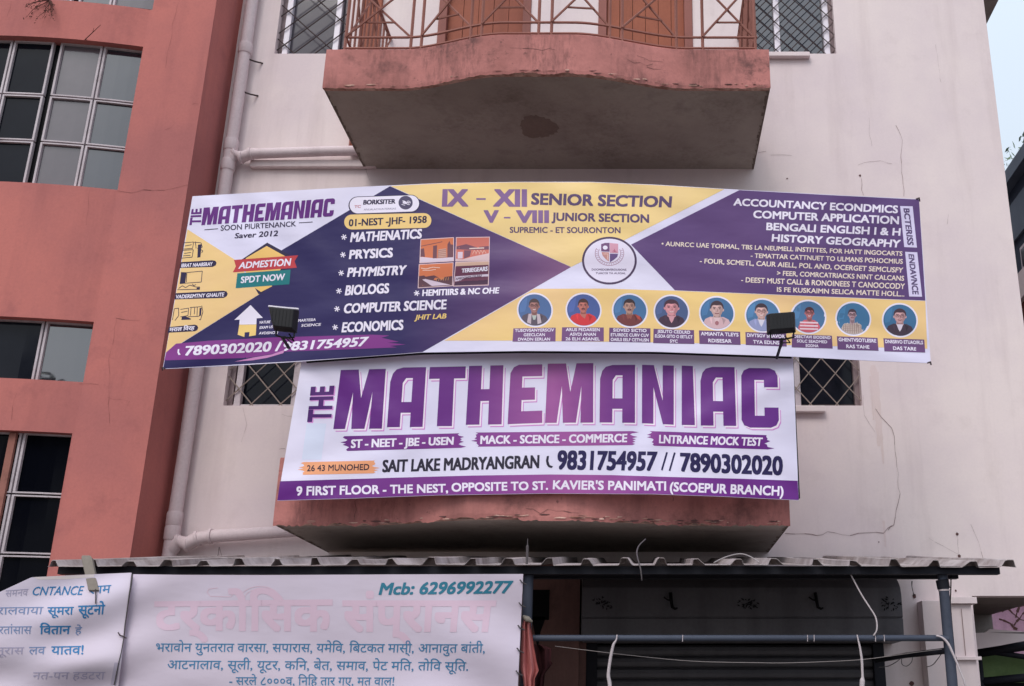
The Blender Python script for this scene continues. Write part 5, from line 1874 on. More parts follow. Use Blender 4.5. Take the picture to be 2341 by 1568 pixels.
mb.build('address_line', sb, recalc=False)
mb = MB()   # steel frame the banner is laced to
a, b, c, d = S2.hit(692, 832), S2.hit(1810, 823), S2.hit(1823, 1138), S2.hit(640, 1139)
for p, q in ((a, d), (b, c)):
    mb.box((p.x - 0.012, p.y + 0.01, q.z), (p.x + 0.012, p.y + 0.034, p.z), M['black_steel'])
mb.build('frame', sb)

# ------------------------------------------------------------------ the two faded banners under the awning
def f_low(x, z):
    y = 5.50 + 0.004 * sin(4 * x + 5 * z)
    y += 0.013 * sin(9 * z + 2.6 * x) * smooth((EYE + 0.45 - z) / 0.5)
    y += 0.006 * sin(15 * (z + 0.5 * x) + 1) * math.exp(-((x + 0.75) / 0.35) ** 2)
    y += 0.006 * sin(13 * x + 7 * z + 1.2) * math.exp(-((x - -0.55) / 0.3) ** 2)
    y += 0.009 * sin(22 * (z - 0.35 * x)) * math.exp(-((x + 2.75) / 0.35) ** 2)
    return y


S3 = Surf(f_low, lambda x, z: 5.5)
P3 = Print(S3, 14, 7)
V_OLD = vinyl('faded_white_vinyl', '#bfb4c4', '#b6aab7', 0.55)
V_OLD2 = vinyl('faded_left_vinyl', '#c4bbcc', '#b9adb9', 0.55)
fb = thing('faded_banner', 'faded white banner with pale pink Devanagari title and phone number below the awning', 'banner', S3.hit(740, 1560))
top3 = [(300, 1312.5), (420, 1314), (600, 1314.5), (900, 1313), (1196, 1312)]
bot3 = [(258, 1690), (600, 1692), (1178, 1690)]
mb = sheet_grid(S3, top3, bot3, 130, 90, V_OLD)
mb.build('sheet', fb, recalc=False, smooth=True, angle=50)
TEAL = ink('#2b6a80')
BLU = ink('#3a6d92')
PNK = ink('#bfa6b6')
PNK2 = ink('#c2a8b6')
mb = MB()
for mat, dx, off, bx in ((PNK, 0, 0.0040, 0.030),):
    P3.text(mb, 'टर्कोिसक', zK(1212, 714), (757, 1441), zL(585, 455), zK(1216, 507), mat, bx, bx, off=off)
    P3.text(mb, 'संप्रानस', (787, 1441.5), zL(1740, 671), zL(1765, 463), zL(675, 462), mat, bx, bx, off=off)
for r in (1.0, 0.8):
    P3.line(mb, [zK(2030 + 155 * r * cos(radians(a)), 480 - 100 * r * sin(radians(a))) for a in range(0, 181, 15)], 1.6, PNK2, 0.0035)
P3.line(mb, [zK(1615 + 0, 430), zK(1630, 400), zK(1700, 392)], 1.6, PNK2, 0.0035)
P3.line(mb, [zK(1620, 430), zK(1640, 458), zK(1800, 462), zK(1840, 420)], 1.6, PNK2, 0.0035)
mb.build('faded_title', fb, recalc=False)
mb = MB()
P3.text(mb, 'Mcb: 6296992277', zL(930, 410), zL(1868, 399), zL(1880, 314), zL(936, 329), TEAL, 0.030, 0.026, slant=0.16)
mb.build('phone_line', fb, recalc=False)
mb = MB()
for t, q in (('भरावोन युनतरात वारसा, सपारास, यमेिव, िबटकत मास्ी, आनावुत बांती,', ((356, 1489.5), (1107.8, 1492), (1109.4, 1473), (357, 1471))),
             ('आटनालाव, सूली, यूटर, किन, बेत, समाव, पेट मित, तोिव सूित.', ((382.3, 1529), (1069.7, 1533), (1071, 1514), (383.8, 1510))),
             ('- सरले ८०००व, िनिह तार गए, मत वाल!', ((524.4, 1565.6), (900, 1566.7), (901.5, 1549), (524, 1548)))):
    P3.text(mb, t, *q, BLU, 0.005, 0.005)
    mb.build('text_line', fb, recalc=False)
    mb = MB()
mb = MB()
for z in range(5):
    p = S3.hit(1194 - z * 2.2, 1330 + z * 52, 0.004)
    mb.tube([p + Vector((-.012, -.004, .01)), p + Vector((0.0, -.008, -.004)), p + Vector((.02, .01, -.012))], 0.0035, M['dark_wire'], n=5)
mb.build('lashing', fb)

lf = thing('torn_banner', 'white banner with blue handwriting-like Devanagari lines and a cut corner at lower left', 'banner', S3.hit(120, 1560))
S4 = Surf(lambda x, z: f_low(x, z) - 0.03 + 0.006 * sin(24 * (z + 0.12 * x)) * smooth((EYE + 0.5 - z) / 0.3))
P4 = Print(S4, 12, 6)
top4 = [(-170, 1432), (0, 1353), (72, 1319.5), (160, 1315), (300, 1309)]
bot4 = [(-230, 1690), (0, 1691), (256, 1690)]
mb = sheet_grid(S4, top4, bot4, 90, 110, V_OLD2)
P4.poly(mb, [(76, 1319.5), (160, 1315.5), (215, 1313), (215, 1319), (150, 1324), (90, 1325)], ink('#cabfc0'), 0.003)
mb.build('sheet', lf, recalc=False, smooth=True, angle=50)
mb = MB()
BL2 = ink('#2f6c9c')
FNT = ink('#9a94ac')
MID = ink('#6d7fa4')
P4.text(mb, 'CNTANCE', zK(247, 450), zK(637, 446), zK(650, 378), zK(258, 386), BL2, 0.008, 0.008, slant=0.15)
mb.build('text_line', lf, recalc=False)
mb = MB()
P4.text(mb, 'समनव', zK(40, 462), zK(215, 452), zK(222, 400), zK(45, 412), FNT, 0, 0)
mb.build('text_line', lf, recalc=False)
mb = MB()
P4.text(mb, 'रगम', zK(690, 440), zK(860, 430), zK(868, 370), zK(695, 382), BL2, 0.008, 0.008)
mb.build('text_line', lf, recalc=False)
mb = MB()
P4.text(mb, 'रालवाया', zK(-20, 600), zK(330, 598), zK(340, 541), zK(-20, 545), MID, 0, 0)
mb.build('text_line', lf, recalc=False)
mb = MB()
P4.text(mb, 'सूमरा', zK(372, 602), zK(570, 600), zK(575, 541), zK(372, 544), BL2, 0.014, 0.014)
mb.build('text_line', lf, recalc=False)
mb = MB()
P4.text(mb, 'सूटनो', zK(612, 600), zK(812, 598), zK(820, 526), zK(612, 533), BL2, 0.018, 0.018)
mb.build('text_line', lf, recalc=False)
mb = MB()
P4.text(mb, 'रतांसास', zK(-10, 752), zK(245, 752), zK(248, 692), zK(-10, 694), MID, 0, 0)
mb.build('text_line', lf, recalc=False)
mb = MB()
P4.text(mb, 'िवतान', zK(310, 753), zK(545, 752), zK(552, 690), zK(312, 692), BL2, 0.018, 0.018)
mb.build('text_line', lf, recalc=False)
mb = MB()
P4.text(mb, 'हे', zK(585, 752), zK(635, 752), zK(640, 700), zK(588, 702), MID, 0.01, 0.01)
mb.build('text_line', lf, recalc=False)
mb = MB()
P4.text(mb, 'नूरास', zK(-30, 912), zK(185, 910), zK(190, 856), zK(-30, 858), FNT, 0, 0)
mb.build('text_line', lf, recalc=False)
mb = MB()
P4.text(mb, 'लव', zK(225, 912), zK(350, 910), zK(357, 852), zK(228, 855), MID, 0.004, 0.004)
mb.build('text_line', lf, recalc=False)
mb = MB()
P4.text(mb, 'यातव!', zK(400, 912), zK(648, 910), zK(652, 846), zK(402, 850), BL2, 0.012, 0.012)
mb.build('text_line', lf, recalc=False)
mb = MB()
P4.text(mb, 'नत-पन हडटरा', zK(250, 1105), zK(815, 1108), zK(822, 1050), zK(260, 1052), FNT, 0, 0)
mb.build('text_line', lf, recalc=False)

mb = MB()   # seam cord along its right edge
pts = [S4.hit(*zK(x, y), 0.006) for x, y in ((1032, 285), (1024, 360), (1008, 450), (993, 560), (975, 680), (965, 790), (945, 900), (925, 980), (905, 1080), (890, 1150))]
mb.tube(pts, [0.0045, 0.0045, 0.004, 0.003, 0.003, 0.003, 0.0025, 0.0025, 0.003, 0.003], M['dark_wire'], n=5)
pts = [S4.hit(*zK(x, y), 0.008) for x, y in ((922, 740), (935, 762), (958, 770), (985, 785))]
mb.tube(pts, 0.003, M['grille'], n=5)
mb.build('seam_cord', lf)
mb = MB()   # strip of grey tape
P4.poly(mb, [zK(*p) for p in ((893, 975), (930, 975), (905, 1150), (862, 1150))], ink('#a49cae'), 0.004)
mb.build('tape', lf, recalc=False)

# ================================================================== AWNING
aw = thing('tin_awning', 'corrugated tin awning on dark steel beams and blue grey pipe posts over the shop', 'awning', (-0.5, 6.5, 0))
AY0, AY1 = 5.55, 7.62
ax0, ax1 = at(121, 1290, AY0).x, at(2312, 1290, AY0).x
zf_ = lambda x: at(1250, 1290.0 + 4.5 * abs((x + 0.6) / 2.4) ** 1.5, AY0).z
slope = lambda x: 0.137 + 0.010 * smooth((abs(x + 0.35) - 0.6) / 1.3)
bump_x = []
for X in (123, 212, 296, 381, 466, 548, 633, 721, 808, 895, 981, 1076, 1161, 1251, 1342, 1430, 1511, 1596, 1685, 1773, 1867, 1955, 2046, 2135, 2220, 2305):
    bump_x.append(at(X, 1288, AY0).x)
prof_x = []
for bx_ in bump_x:
    kw, kh, kx = random.uniform(.85, 1.2), random.uniform(.75, 1.15), random.uniform(-.012, .012)
    for dx, dz in ((-.037, 0.0), (-.032, .003), (-.016, .032), (-.011, .035), (.011, .035), (.016, .032), (.032, .003), (.037, 0.0)):
        prof_x.append((bx_ + kx * (dz > .02) + dx * kw + random.uniform(-.003, .003), dz * kh + random.uniform(-.0015, .0015)))
prof_x = [p for p in prof_x if ax0 - 0.03 <= p[0] <= ax1 + 0.03]
sh = MB()
ny = 8
vs = []
for lay in (0, 1):
    for j in range(ny + 1):
        t = j / ny
        for i, (x, dz) in enumerate(prof_x):
            fy = AY0 + 0.012 * sin(i * 0.7) * (1 if j == 0 else 0)
            z = zf_(x) + t * (AY1 - AY0) * slope(x) + dz + (0.002 * sin(x * 3 + j)) - 0.003 * lay
            vs.append((x, fy + (AY1 - AY0) * t, z))
nx = len(prof_x)
fs = []
B = nx * (ny + 1)
for j in range(ny):
    for i in range(nx - 1):
        a = j * nx + i
        fs.append((a, a + 1, a + nx + 1, a + nx))
        fs.append((B + a, B + a + nx, B + a + nx + 1, B + a + 1))
for i in range(nx - 1):
    fs.append((i, B + i, B + i + 1, i + 1))
for j in range(ny):
    for e in (0, nx - 1):
        a = j * nx + e
        fs.append((a, a + nx, B + a + nx, B + a))
sh.add(vs, fs, M['tin'])
sh.build('corrugated_sheet', aw, recalc=False, smooth=True, angle=35)
for (y, Ya, Yb, Xa, Xb) in ((5.60, 1294, 1312, 132, 2286), (5.95, 1309, 1322, 150, 2190)):
    bm_ = MB()
    z1, z0 = at(1200, Ya, y).z, at(1200, Yb, y).z
    x0, x1 = at(Xa, 1305, y).x, at(Xb, 1305, y).x
    if y < 5.7:
        bm_.prism([(y, z0), (y + 0.05, z0), (y + 0.05, z0 + 0.006), (y + 0.006, z0 + 0.006), (y + 0.006, z1), (y, z1)], 'x', x0, x1, M['black_steel'])
    else:
        bm_.box((x0, y, z0), (x1, y + 0.05, z1), M['black_steel'])
    bm_.build('beam', aw)
for X, mat in ((2158, M['blue_steel']), (1207, M['blue_steel'])):
    po = MB()
    p = at(X, 1350, 5.66)
    zt_ = at(X, 1312, 5.66).z
    po.tube([(p.x, 5.66, 0), (p.x, 5.66, zt_ - 0.06), (p.x, 5.66, zt_)], 0.0265, mat, n=18)
    po.box((p.x - 0.05, 5.625, zt_), (p.x + 0.05, 5.70, zt_ + 0.02), M['black_steel'])
    if X > 2000:
        po.tube([(p.x - 0.005, 5.66, zt_ - 0.03), (p.x + 0.0, 5.66, zt_ - 0.075)], 0.033, M['black_steel'], n=14)
        po.tube([(p.x, 5.66, zt_ - 0.088), (p.x, 5.66, zt_ - 0.080)], 0.029, M['rope'], n=14)
    po.build('post', aw, smooth=True, angle=40)
ra = MB()
p, q = at(1207, 1458, 5.66), at(2158, 1458, 5.66)
zr = at(1680, 1458.5, 5.62).z
ra.tube([(p.x, 5.625, zr), (q.x - 0.02, 5.625, zr), (q.x + 0.01, 5.64, zr - 0.006)], 0.0155, M['blue_steel'], n=14)
rr = random.Random(9)
for X in (1560, 1845, 1860, 2000, 2020):     # twists of old string on the rail
    x = at(X, 1458, 5.62).x
    ra.tube([(x, 5.607, zr - 0.018), (x + 0.001, 5.606, zr), (x + 0.002, 5.612, zr + 0.015)], 0.002, M['rope'], n=4)
ra.build('rail', aw, smooth=True, angle=40)
brc = MB()
a = at(2158, 1488, 5.66)
b = at(2004, 1510, 7.54)
brc.tube([a, a.lerp(b, 0.5) + Vector((0, 0, 0.006)), b], 0.0155, M['black_steel'], n=12)
brc.build('brace', aw, smooth=True)

# things lying on or hanging from the awning
def cord(name, pts, r, mat, label, cat, group=None, n=6, twist=False):
    c = MB()
    # smooth the slack line through its points
    P = [Vector(p) for p in pts]
    rr_ = list(r) if isinstance(r, (list, tuple)) else [r] * len(P)
    out, ro = [], []
    for i in range(len(P) - 1):
        p0, p1, p2, p3 = P[max(i - 1, 0)], P[i], P[i + 1], P[min(i + 2, len(P) - 1)]
        for k in range(5):
            t = k / 5
            out.append(0.5 * ((2 * p1) + (p2 - p0) * t + (2 * p0 - 5 * p1 + 4 * p2 - p3) * t * t + (3 * p1 - p0 - 3 * p2 + p3) * t ** 3))
            ro.append(rr_[i] + (rr_[i + 1] - rr_[i]) * t)
    out.append(P[-1])
    ro.append(rr_[-1])
    c.tube(out, ro, mat, n=n)
    return tag(c.build(name, recalc=False, smooth=True), label, cat, group)


def P_(X, Y, y):
    return at(X, Y, y)


b = MB()
pa, pc = at(199, 1272, 5.535), at(216, 1352, 5.47)
ax_ = (pc - pa).normalized()
sx = Vector((1, 0, 0))
nrm = ax_.cross(sx).normalized()
w0, w1, th_ = 0.027, 0.026, 0.014
ring = []
for t, w in ((0, w0 * 0.75), (0.06, w0), (1.0, w1)):
    c = pa.lerp(pc, t)
    ring += [c - sx * w - nrm * th_, c + sx * w - nrm * th_, c + sx * w + nrm * th_, c - sx * w + nrm * th_]
b.add(ring, [(0, 1, 2, 3), (8, 11, 10, 9)] + [(k * 4 + i, (k + 1) * 4 + i, (k + 1) * 4 + (i + 1) % 4, k * 4 + (i + 1) % 4) for k in range(2) for i in range(4)], M['wood'])
tag(b.build('wooden_batten', bevel=0.003), 'short grey wooden slat clamped over the tin edge above the cut-corner banner', 'wooden slat')
cord('hanging_string', [at(*zK(745, 400), 5.45), at(*zK(748, 450), 5.455), at(*zK(746, 515), 5.452)], 0.003, M['dark_wire'], 'thin dark string hanging below the grey wooden slat', 'string')

cord('white_rope', [at(*zM(913, 856), 5.600), at(*zM(908, 895), 5.598), at(*zM(885, 935), 5.60), at(*zM(866, 1020), 5.60), at(*zM(850, 1120), 5.60), at(*zM(846, 1180), 5.60), at(*zM(852, 1215), 5.60), at(*zM(858, 1262), 5.60), at(*zM(860, 1400), 5.60)],
     [0.003, 0.004, 0.007, 0.008, 0.008, 0.009, 0.010, 0.010, 0.009], M['rope'], 'thick white rope hanging from the rail near the red cloth', 'rope', 'white ropes hanging from the awning rail', 8)
cord('white_rope', [at(*zN(915, 938), 5.600), at(*zN(925, 985), 5.598), at(*zN(940, 1050), 5.60), at(*zN(955, 1150), 5.60), at(*zN(960, 1250), 5.60), at(*zN(962, 1300), 5.60), at(*zN(960, 1330), 5.60), at(*zN(958, 1376), 5.60), at(*zN(957, 1500), 5.60)],
     [0.003, 0.004, 0.0055, 0.0065, 0.0065, 0.007, 0.013, 0.013, 0.012], M['rope'], 'knotted white rope hanging from the rail beside the right pipe post', 'rope', 'white ropes hanging from the awning rail', 8)
cord('looped_rope', [at(*zN(835, 370), 5.64), at(*zN(880, 460), 5.63), at(*zN(950, 590), 5.62), at(*zN(1020, 700), 5.61), at(*zN(1070, 780), 5.605), at(*zN(1085, 850), 5.60), at(*zN(1080, 905), 5.60), at(*zN(1055, 945), 5.605)],
     0.0042, M['rope'], 'pale cord looping from the awning beam down to the pipe rail', 'rope')
cord('slanting_rope', [at(*zN(1590, 945), 5.60), at(*zN(1640, 960), 5.595), at(*zN(1690, 1010), 5.60), at(*zN(1730, 1090), 5.60), at(*zN(1790, 1230), 5.60), at(*zN(1840, 1365), 5.60), at(*zN(1860, 1480), 5.60)],
     [0.004, 0.005, 0.007, 0.006, 0.005, 0.005, 0.005], M['rope'], 'white rope slanting down over the blue grey post to the column', 'rope')
cord('thin_wire', [at(*zM(430, 945), 5.8), at(*zM(640, 972), 5.75), at(*zM(1000, 1015), 5.7), at(*zM(1500, 1062), 5.68), at(*zM(2000, 1074), 5.66), at(*zN(300, 1178), 5.66), at(*zN(700, 1165), 5.66), at(*zN(1000, 1145), 5.66), at(*zN(1400, 1090), 5.66), at(*zN(1640, 1060), 5.655)],
     0.0016, M['wire'], 'thin slack wire sagging in front of the shutter slats', 'wire', None, 4)
cord('loose_wire', [at(*zM(1135, 110), 5.80), at(*zM(1085, 160), 5.72), at(*zM(1068, 215), 5.64), at(*zM(1080, 280), 5.57), at(*zM(1098, 350), 5.545), at(*zM(1108, 435), 5.54)], [0.004, 0.004, 0.0045, 0.004, 0.004, 0.003],
     M['dark_wire'], 'curved dark wire standing up from the middle of the awning edge', 'wire', None, 5)
cord('loose_wire', [at(*zM(1670, 293), 5.60), at(*zM(1760, 250), 5.68), at(*zM(1870, 225), 5.75), at(*zM(1950, 245), 5.70), at(*zM(2025, 293), 5.58)], 0.0032, M['wire'], 'pale bowed wire arching over the awning at the balcony end', 'wire', None, 5)
b = MB()
p = at(*zM(210, 290), 5.75)
b.tube([p + Vector((0, 0, -0.05)), p + Vector((0, 0, 0.085)), p + Vector((0, 0, 0.09)), p + Vector((0, 0, 0.125))], [0.006, 0.0075, 0.003, 0.002], M['dark_wire'], n=7)
tag(b.build('anchor_rod'), 'short grey rod standing on the awning under the lower balcony', 'metal rod')

cord('black_cable', [at(*zN(1718, 425), 5.70), at(*zN(1716, 560), 5.70), at(*zN(1712, 660), 5.70), at(*zN(1722, 800), 5.70), at(*zN(1735, 950), 5.70), at(*zN(1748, 1100), 5.70), at(*zN(1752, 1376), 5.70)],
     0.0035, M['black'], 'thin black cable running down behind the right pipe post', 'cable', None, 5)
cord('wire_loop', [at(*zN(1100, 1215), 6.2), at(*zN(1180, 1205), 6.2), at(*zN(1250, 1170), 6.15), at(*zN(1290, 1140), 6.1), at(*zN(1300, 1190), 6.05), at(*zN(1340, 1205), 6.0), at(*zN(1380, 1170), 6.0), at(*zN(1388, 1130), 6.0)],
     0.0022, M['dark_wire'], 'thin dark wire looping below the slanting black brace', 'wire', None, 4)
cord('wire_loop', [at(*zN(1510, 1212), 5.9), at(*zN(1560, 1195), 5.9), at(*zN(1600, 1150), 5.85), at(*zN(1635, 1100), 5.75)],
     0.0022, M['dark_wire'], 'short dark wire curling up to the right pipe post', 'wire', None, 4)
cord('wire_loop', [at(*zN(1385, 480), 5.9), at(*zN(1383, 520), 5.9), at(*zN(1395, 575), 5.9), at(*zN(1402, 605), 5.9)],
     [0.004, 0.002, 0.002, 0.006], M['dark_wire'], 'short wire with a knot dangling under the beam near the right post', 'wire', None, 5)

# red cloth beside the faded banner
def cloth(pts_l, pts_r, y, mat, folds, seed):
    """hanging cloth between a left and right outline (photo pixels, top to bottom)"""
    rnd = random.Random(seed)
    mb = MB()
    nxx, nyy = 14, len(pts_l) - 1
    vs = []
    for lay in (0, 1):
        for j in range(nyy + 1):
            for i in range(nxx + 1):
                t = i / nxx
                X = pts_l[j][0] * (1 - t) + pts_r[j][0] * t
                Y = pts_l[j][1] * (1 - t) + pts_r[j][1] * t
                yy = y + 0.022 * sin(folds * t * 2 * pi + seed + j * 0.25) + 0.004 * lay
                vs.append(at(X, Y, yy))
    fs = []
    n = (nxx + 1) * (nyy + 1)
    for j in range(nyy):
        for i in range(nxx):
            a = j * (nxx + 1) + i
            fs.append((a, a + nxx + 1, a + nxx + 2, a + 1))
            fs.append((n + a, n + a + 1, n + a + nxx + 2, n + a + nxx + 1))
    for j in range(nyy):
        for e in (0, nxx):
            a = j * (nxx + 1) + e
            fs.append((a, n + a, n + a + nxx + 1, a + nxx + 1))
    for i in range(nxx):
        a = nyy * (nxx + 1) + i
        fs.append((a, a + 1, n + a + 1, n + a))
    mb.add(vs, fs, mat)
    return mb


b = cloth([zM(*p) for p in ((185, 735), (172, 780), (170, 850), (165, 950), (160, 1060), (160, 1120), (180, 1200), (190, 1300), (190, 1450))],
          [zM(*p) for p in ((238, 738), (240, 780), (252, 850), (265, 950), (285, 1060), (302, 1135), (270, 1200), (268, 1300), (265, 1450))], 5.56, M['cloth'], 2.2, 1)
b.tube([at(*zM(180, 712), 5.55), at(*zM(215, 735), 5.54), at(*zM(250, 755), 5.55)], [0.008, 0.016, 0.006], M['wood'], n=7)
tag(b.build('red_cloth', recalc=False, smooth=True, angle=60), 'faded red cloth hanging at the right edge of the faded banner', 'cloth')
b = cloth([zM(*p) for p in ((262, 930), (262, 1000), (270, 1060), (275, 1150), (275, 1250), (275, 1400))], [zM(*p) for p in ((330, 935), (400, 960), (395, 1060), (410, 1080), (350, 1160), (330, 1400))], 5.75, M['dark_cloth'], 1.6, 4)
tag(b.build('dark_cloth', recalc=False, smooth=True, angle=60), 'dark maroon rag bunched behind the faded red cloth', 'cloth')

# ================================================================== FLOODLIGHTS
def floodlight(corners, y, knee, foot, yfoot, label, pale_top):
    tl, tr, br, bl = [at(*p, y) for p in corners]
    base = at(*foot, yfoot)
    t = thing('floodlight', label, 'floodlight', base, 'floodlights in front of the course banner')
    c = (tl + tr + br + bl) / 4
    dp_ = Vector((0, 0.05, 0))
    body = MB()
    sh_ = 0.82
    bt = [c + (p - c) * sh_ - dp_ * 0.9 for p in (tl, tr, br, bl)]       # ribbed back, nearer the street
    fr_ = [tl, tr, br, bl]
    lip = [p + dp_ * 0.3 for p in fr_]
    body.add(bt + fr_ + lip, [(3, 2, 1, 0), (8, 9, 10, 11)] + [(k * 4 + i, (k * 4) + (i + 1) % 4, (k + 1) * 4 + (i + 1) % 4, (k + 1) * 4 + i) for k in range(2) for i in range(4)], M['lamp_black'])
    body.build('lamp_body', t, bevel=0.004)
    fin = MB()
    for k in range(1, 7):
        a = bt[0].lerp(bt[1], k / 7)
        b_ = bt[3].lerp(bt[2], k / 7)
        a, b_ = a.lerp(b_, 0.08), b_.lerp(a, 0.08)
        fin.box((min(a.x, b_.x) - 0.0, a.y - 0.002, b_.z), (min(a.x, b_.x) + 0.002, a.y + 0.001, a.z), M['lamp_black'])
    fin.build('cooling_fins', t)
    lens = MB()
    q = [c + (p - c) * 0.9 + dp_ * 0.34 for p in (tl, tr, br, bl)]
    lens.add(q, [(0, 1, 2, 3)], flat('#b9c0c4', 0.1, 0.5))
    lens.build('lens', t, recalc=False)
    if pale_top:
        tp = MB()
        tp.tube([tl + Vector((0, -0.004, 0.006)), tl.lerp(tr, .5) + Vector((0, -0.004, 0.005)), tr + Vector((0, -0.004, 0.006))], 0.006, M['white_metal'], n=6)
        tp.build('rim', t)
    ar = MB()
    k = at(*knee, (y + yfoot) / 2)
    low = bl.lerp(br, 0.5)
    e1, e2 = bl.lerp(br, 0.12), bl.lerp(br, 0.92)
    dz = Vector((0, 0, -0.03))
    ar.tube([e1 + Vector((0, 0, .03)), e1 + dz, e1.lerp(e2, .5) + dz * 1.3, e2 + dz, e2 + Vector((0, 0, .03))], 0.006, M['lamp_black'], n=6)
    ar.build('bracket', t)
    arm = MB()
    arm.tube([low + dz * 1.2, k, base.lerp(k, .4), base], [0.009, 0.009, 0.009, 0.010], M['black_steel'], n=8)
    arm.build('arm', t, smooth=True)
    cb = MB()
    cb.tube([low + Vector((0.02, 0.01, -0.01)), low + Vector((0.05, 0.02, -0.05)), k + Vector((0.012, 0, 0.01)), base + Vector((0.012, 0.0, 0.03))], 0.004, M['black'], n=5)
    cb.build('cable', t, smooth=True)
    return t


floodlight((zE(873, 1064), zE(1116, 1087), zE(1096, 1268), zE(915, 1248)), 5.78, zE(985, 1310), zE(1035, 1388), 6.12, 'floodlight with pale top rim in front of the navy part of the long banner', True)
floodlight((zG(1050, 1000), zG(1262, 983), zG(1270, 1130), zG(1056, 1148)), 5.80, zG(1160, 1220), zG(1128, 1322), 6.16, 'plain black floodlight in front of the round portraits on the long banner', False)

# ================================================================== RIGHT: NEIGHBOURS
nb = thing('neighbour_house', 'dark clad neighbour house glimpsed past the right corner of the white building', 'house', (6.6, 14, 0))
e_ = at(2341, 361, 11.0)                       # its eaves run away from the street
NX, NZ = e_.x, e_.z
z_par, z_wall = at(2335, 586, 11.0).z, at(2337, 645, 11.0).z
mb = MB()
mb.prism([(NX - 0.12, NZ - 0.16), (NX + 5.6, NZ - 0.16), (NX + 5.6, NZ - 0.02), (NX + 2.8, NZ + 0.9), (NX - 0.12, NZ)], 'y', 8.9, 20.2, M['roof_grey'])
mb.build('roof', nb)
mb = MB()
mb.box((NX, 9.1, z_par + 0.002), (NX + 5.5, 20, NZ - 0.162), M['navy_glass'])
mb.build('upper_storey', nb)
mb = MB()
za_ = at(2330, 505, 11.0).z
mb.box((NX - 0.03, 9.1, za_), (NX - 0.002, 20, NZ - 0.35), M['roof_grey'])
mb.build('cladding_panel', nb)
mb = MB()
mb.box((NX - 0.05, 9.0, z_wall), (NX + 5.55, 20.05, z_par), M['white_wall'])
mb.build('parapet', nb)
mb = MB()
mb.box((NX + 0.01, 9.1, 0), (NX + 5.5, 20, z_wall - 0.002), M['brown_brick'])
mb.build('wall', nb)
for yy, zz in ((11.2, za_ - 0.32), (12.1, za_ - 0.32), (10.2, za_ - 0.32), (13.2, za_ - 0.32)):
    w = MB()
    w.box((NX - 0.03, yy - 0.2, zz - 0.16), (NX - 0.003, yy + 0.2, zz + 0.16), M['old_metal'])
    w.box((NX - 0.036, yy - 0.16, zz - 0.12), (NX - 0.031, yy + 0.16, zz + 0.12), M['pane_blue'])
    w.build('window', nb)


def tree(name, base, height, crown_r, label, seed, leaves=2600, leaf=0.10, cz=None):
    rnd = random.Random(seed)
    t = thing(name, label, 'tree', base, None)
    base = Vector(base)
    tr = MB()
    tr.tube([base, base + Vector((0.1, 0, height * .35)), base + Vector((-.05, .1, height * .7))], [0.22, 0.16, 0.08], M['bark'], n=9)
    cl = []
    for i in range(11):
        a = rnd.uniform(0, 2 * pi)
        r = crown_r * rnd.uniform(0.25, 0.8)
        e = base + Vector((r * cos(a), r * sin(a), height * rnd.uniform(0.62, 0.95)))
        cl.append((e, crown_r * rnd.uniform(0.28, 0.5)))
        s = base + Vector((0, 0, height * rnd.uniform(.35, .6)))
        tr.tube([s, s.lerp(e, .5) + Vector((0, 0, .15)), e], [0.07, 0.045, 0.02], M['bark'], n=6)
    tr.build('trunk', t, recalc=False, smooth=True)
    cr = MB()
    for i in range(leaves):
        c, r = rnd.choice(cl)
        d = Vector((rnd.gauss(0, 1), rnd.gauss(0, 1), rnd.gauss(0, .8))).normalized() * r * rnd.uniform(.35, 1.15)
        p = c + d
        s = leaf * rnd.uniform(.6, 1.4)
        u = Vector((rnd.gauss(0, 1), rnd.gauss(0, 1), rnd.gauss(0, 1))).normalized()
        v = u.orthogonal().normalized()
        cr.add([p - u * s, p + v * s * .4, p + u * s, p - v * s * .4], [(0, 1, 2, 3)], M['leaf'])
    cr.build('crown', t, recalc=False)
    return t


pt = at(2368, 306, 23.0)
tree('garden_tree', (pt.x + 0.5, 23.0, 0), pt.z + 0.5, 1.7, 'green tree top showing above the dark neighbour roof at right', 5, 4200, 0.08)
# street trees across the road, seen mirrored in the red building's glass
tree('street_tree', (-5.9, -7.5, 0), 8.4, 2.0, 'bushy street tree mirrored in the small window of the red building', 8, 3000, 0.16)

# passage under the right end of the white building
pw = MB()
y0 = 10.6
a, b_ = at(2268, 1400, y0), at(2500, 1400, y0)
pw.box((a.x - 0.2, y0, 0), (b_.x, y0 + 0.2, at(2300, 1330, y0).z), M['pink_wall'])
rnd = random.Random(12)
for (X, Y, L, ang) in ((2290, 1398, .16, .5), (2306, 1392, .12, -.9), (2322, 1412, .14, 1.2), (2333, 1386, .10, .2), (2284, 1415, .1, -.3), (2318, 1430, .12, .9)):
    p_ = at(X, Y, y0 - 0.002)
    for k in range(5):
        q_ = p_ + Vector((L * cos(ang), 0, L * sin(ang))) * .4
        n_ = Vector((-sin(ang), 0, cos(ang))) * rnd.uniform(.004, .016)
        pw.quad(p_ - n_, q_ - n_ * .6, q_ + n_ * .8, p_ + n_, M['darkcrack'])
        p_, ang = q_ + Vector((0, -.0003, 0)), ang + rnd.uniform(-.7, .7)
tag(pw.build('boundary_wall', recalc=False), 'streaky pink boundary wall behind the passage at lower right', 'wall')
pp = MB()
p = at(2246, 1400, 9.2)
pp.box((at(2216, 1400, 9.2).x, 9.2, 0), (at(2267, 1400, 9.2).x, 9.5, ZO - 0.002), M['concrete'])
tag(pp.build('passage_pier'), 'bare grey pier standing in the passage before the pink wall', 'pier')
st = thing('market_stall', 'small stall with pale sheet roof, dark bars and green tarpaulin in the passage', 'stall', (3.1, 8.8, 0))
mb = MB()
y0 = 8.3
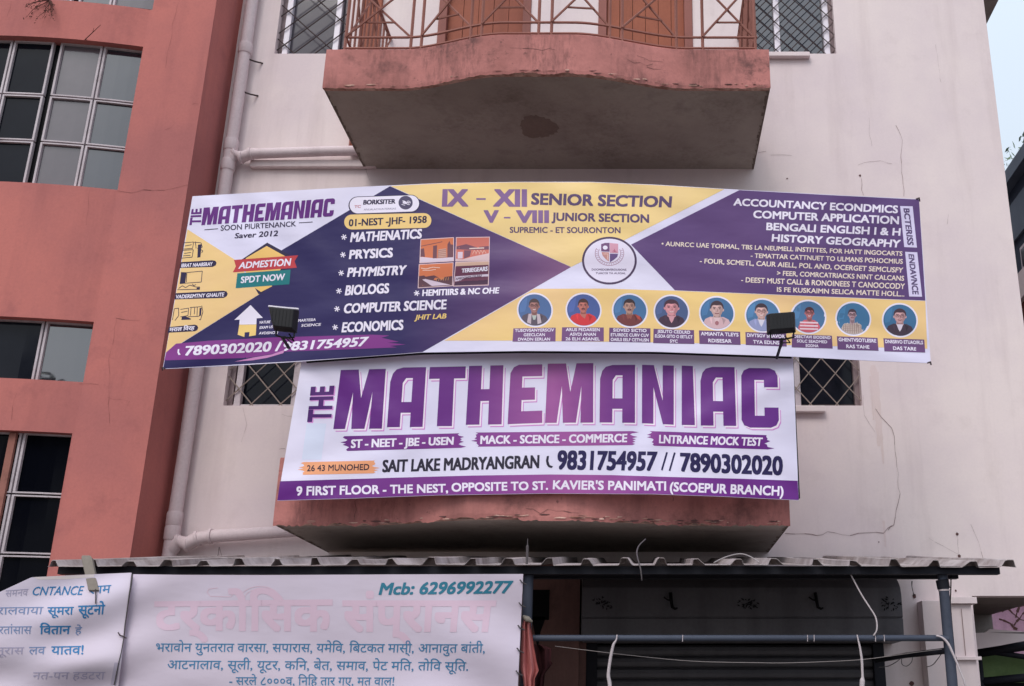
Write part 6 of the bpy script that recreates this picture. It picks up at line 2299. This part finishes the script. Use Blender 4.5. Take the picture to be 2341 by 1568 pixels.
q = [at(2230, 1447, y0), at(2252, 1446, y0), at(2263, 1438, y0), at(2341, 1444, y0), at(2480, 1452, y0), at(2480, 1445, y0), at(2341, 1465, y0), at(2290, 1475, y0), at(2233, 1484, y0)]
fr_ = [v for v in q]
bk_ = [v + Vector((0, 0.04, 0)) for v in q]
n = len(q)
mb.add(fr_ + bk_, [tuple(range(n)), tuple(range(2 * n - 1, n - 1, -1))] + [(i, (i + 1) % n, n + (i + 1) % n, n + i) for i in range(n)], M['white_wall'])
mb.build('roof_sheet', st)
mb = MB()
for a, b_, w in ((((2225, 1494)), (2480, 1456), 0.035), ((2225, 1484), (2480, 1522), 0.02), ((2230, 1560), (2480, 1535), 0.03)):
    mb.tube([at(*a, y0 + 0.2), at(*b_, y0 + 0.2)], w, M['black_steel'], n=8)
mb.tube([(at(2450, 1500, y0 + .2).x, y0 + .2, 0), (at(2450, 1500, y0 + .2).x, y0 + .2, at(2450, 1460, y0 + .2).z)], 0.03, M['black_steel'], n=8)
mb.tube([(at(2236, 1500, y0 + .2).x, y0 + .2, 0), (at(2236, 1500, y0 + .2).x, y0 + .2, at(2236, 1490, y0 + .2).z)], 0.03, M['black_steel'], n=8)
mb.build('bars', st, smooth=True)
mb = MB()
nx_, nz_ = 14, 4
vs = []
for j in range(nz_ + 1):
    for i in range(nx_ + 1):
        t = i / nx_
        X = 2228 + (2480 - 2228) * t
        Y0, Y1 = 1494 + 18 * t, 1562 - 4 * t
        p = at(X, Y0 + (Y1 - Y0) * j / nz_, y0 + 0.35)
        vs.append(p + Vector((0, 0.03 * sin(i * 0.9 + j), 0)))
fs = [(j * (nx_ + 1) + i, j * (nx_ + 1) + i + 1, (j + 1) * (nx_ + 1) + i + 1, (j + 1) * (nx_ + 1) + i) for j in range(nz_) for i in range(nx_)]
mb.add(vs, fs, M['green'])
mb.build('tarpaulin', st, recalc=False, smooth=True)
mb = MB()
mb.box((at(2225, 1566, y0 + .5).x, y0 + 0.5, 0), (at(2480, 1566, y0 + .5).x, y0 + 1.2, at(2300, 1560, y0 + .5).z), M['black'])
mb.build('counter', st)
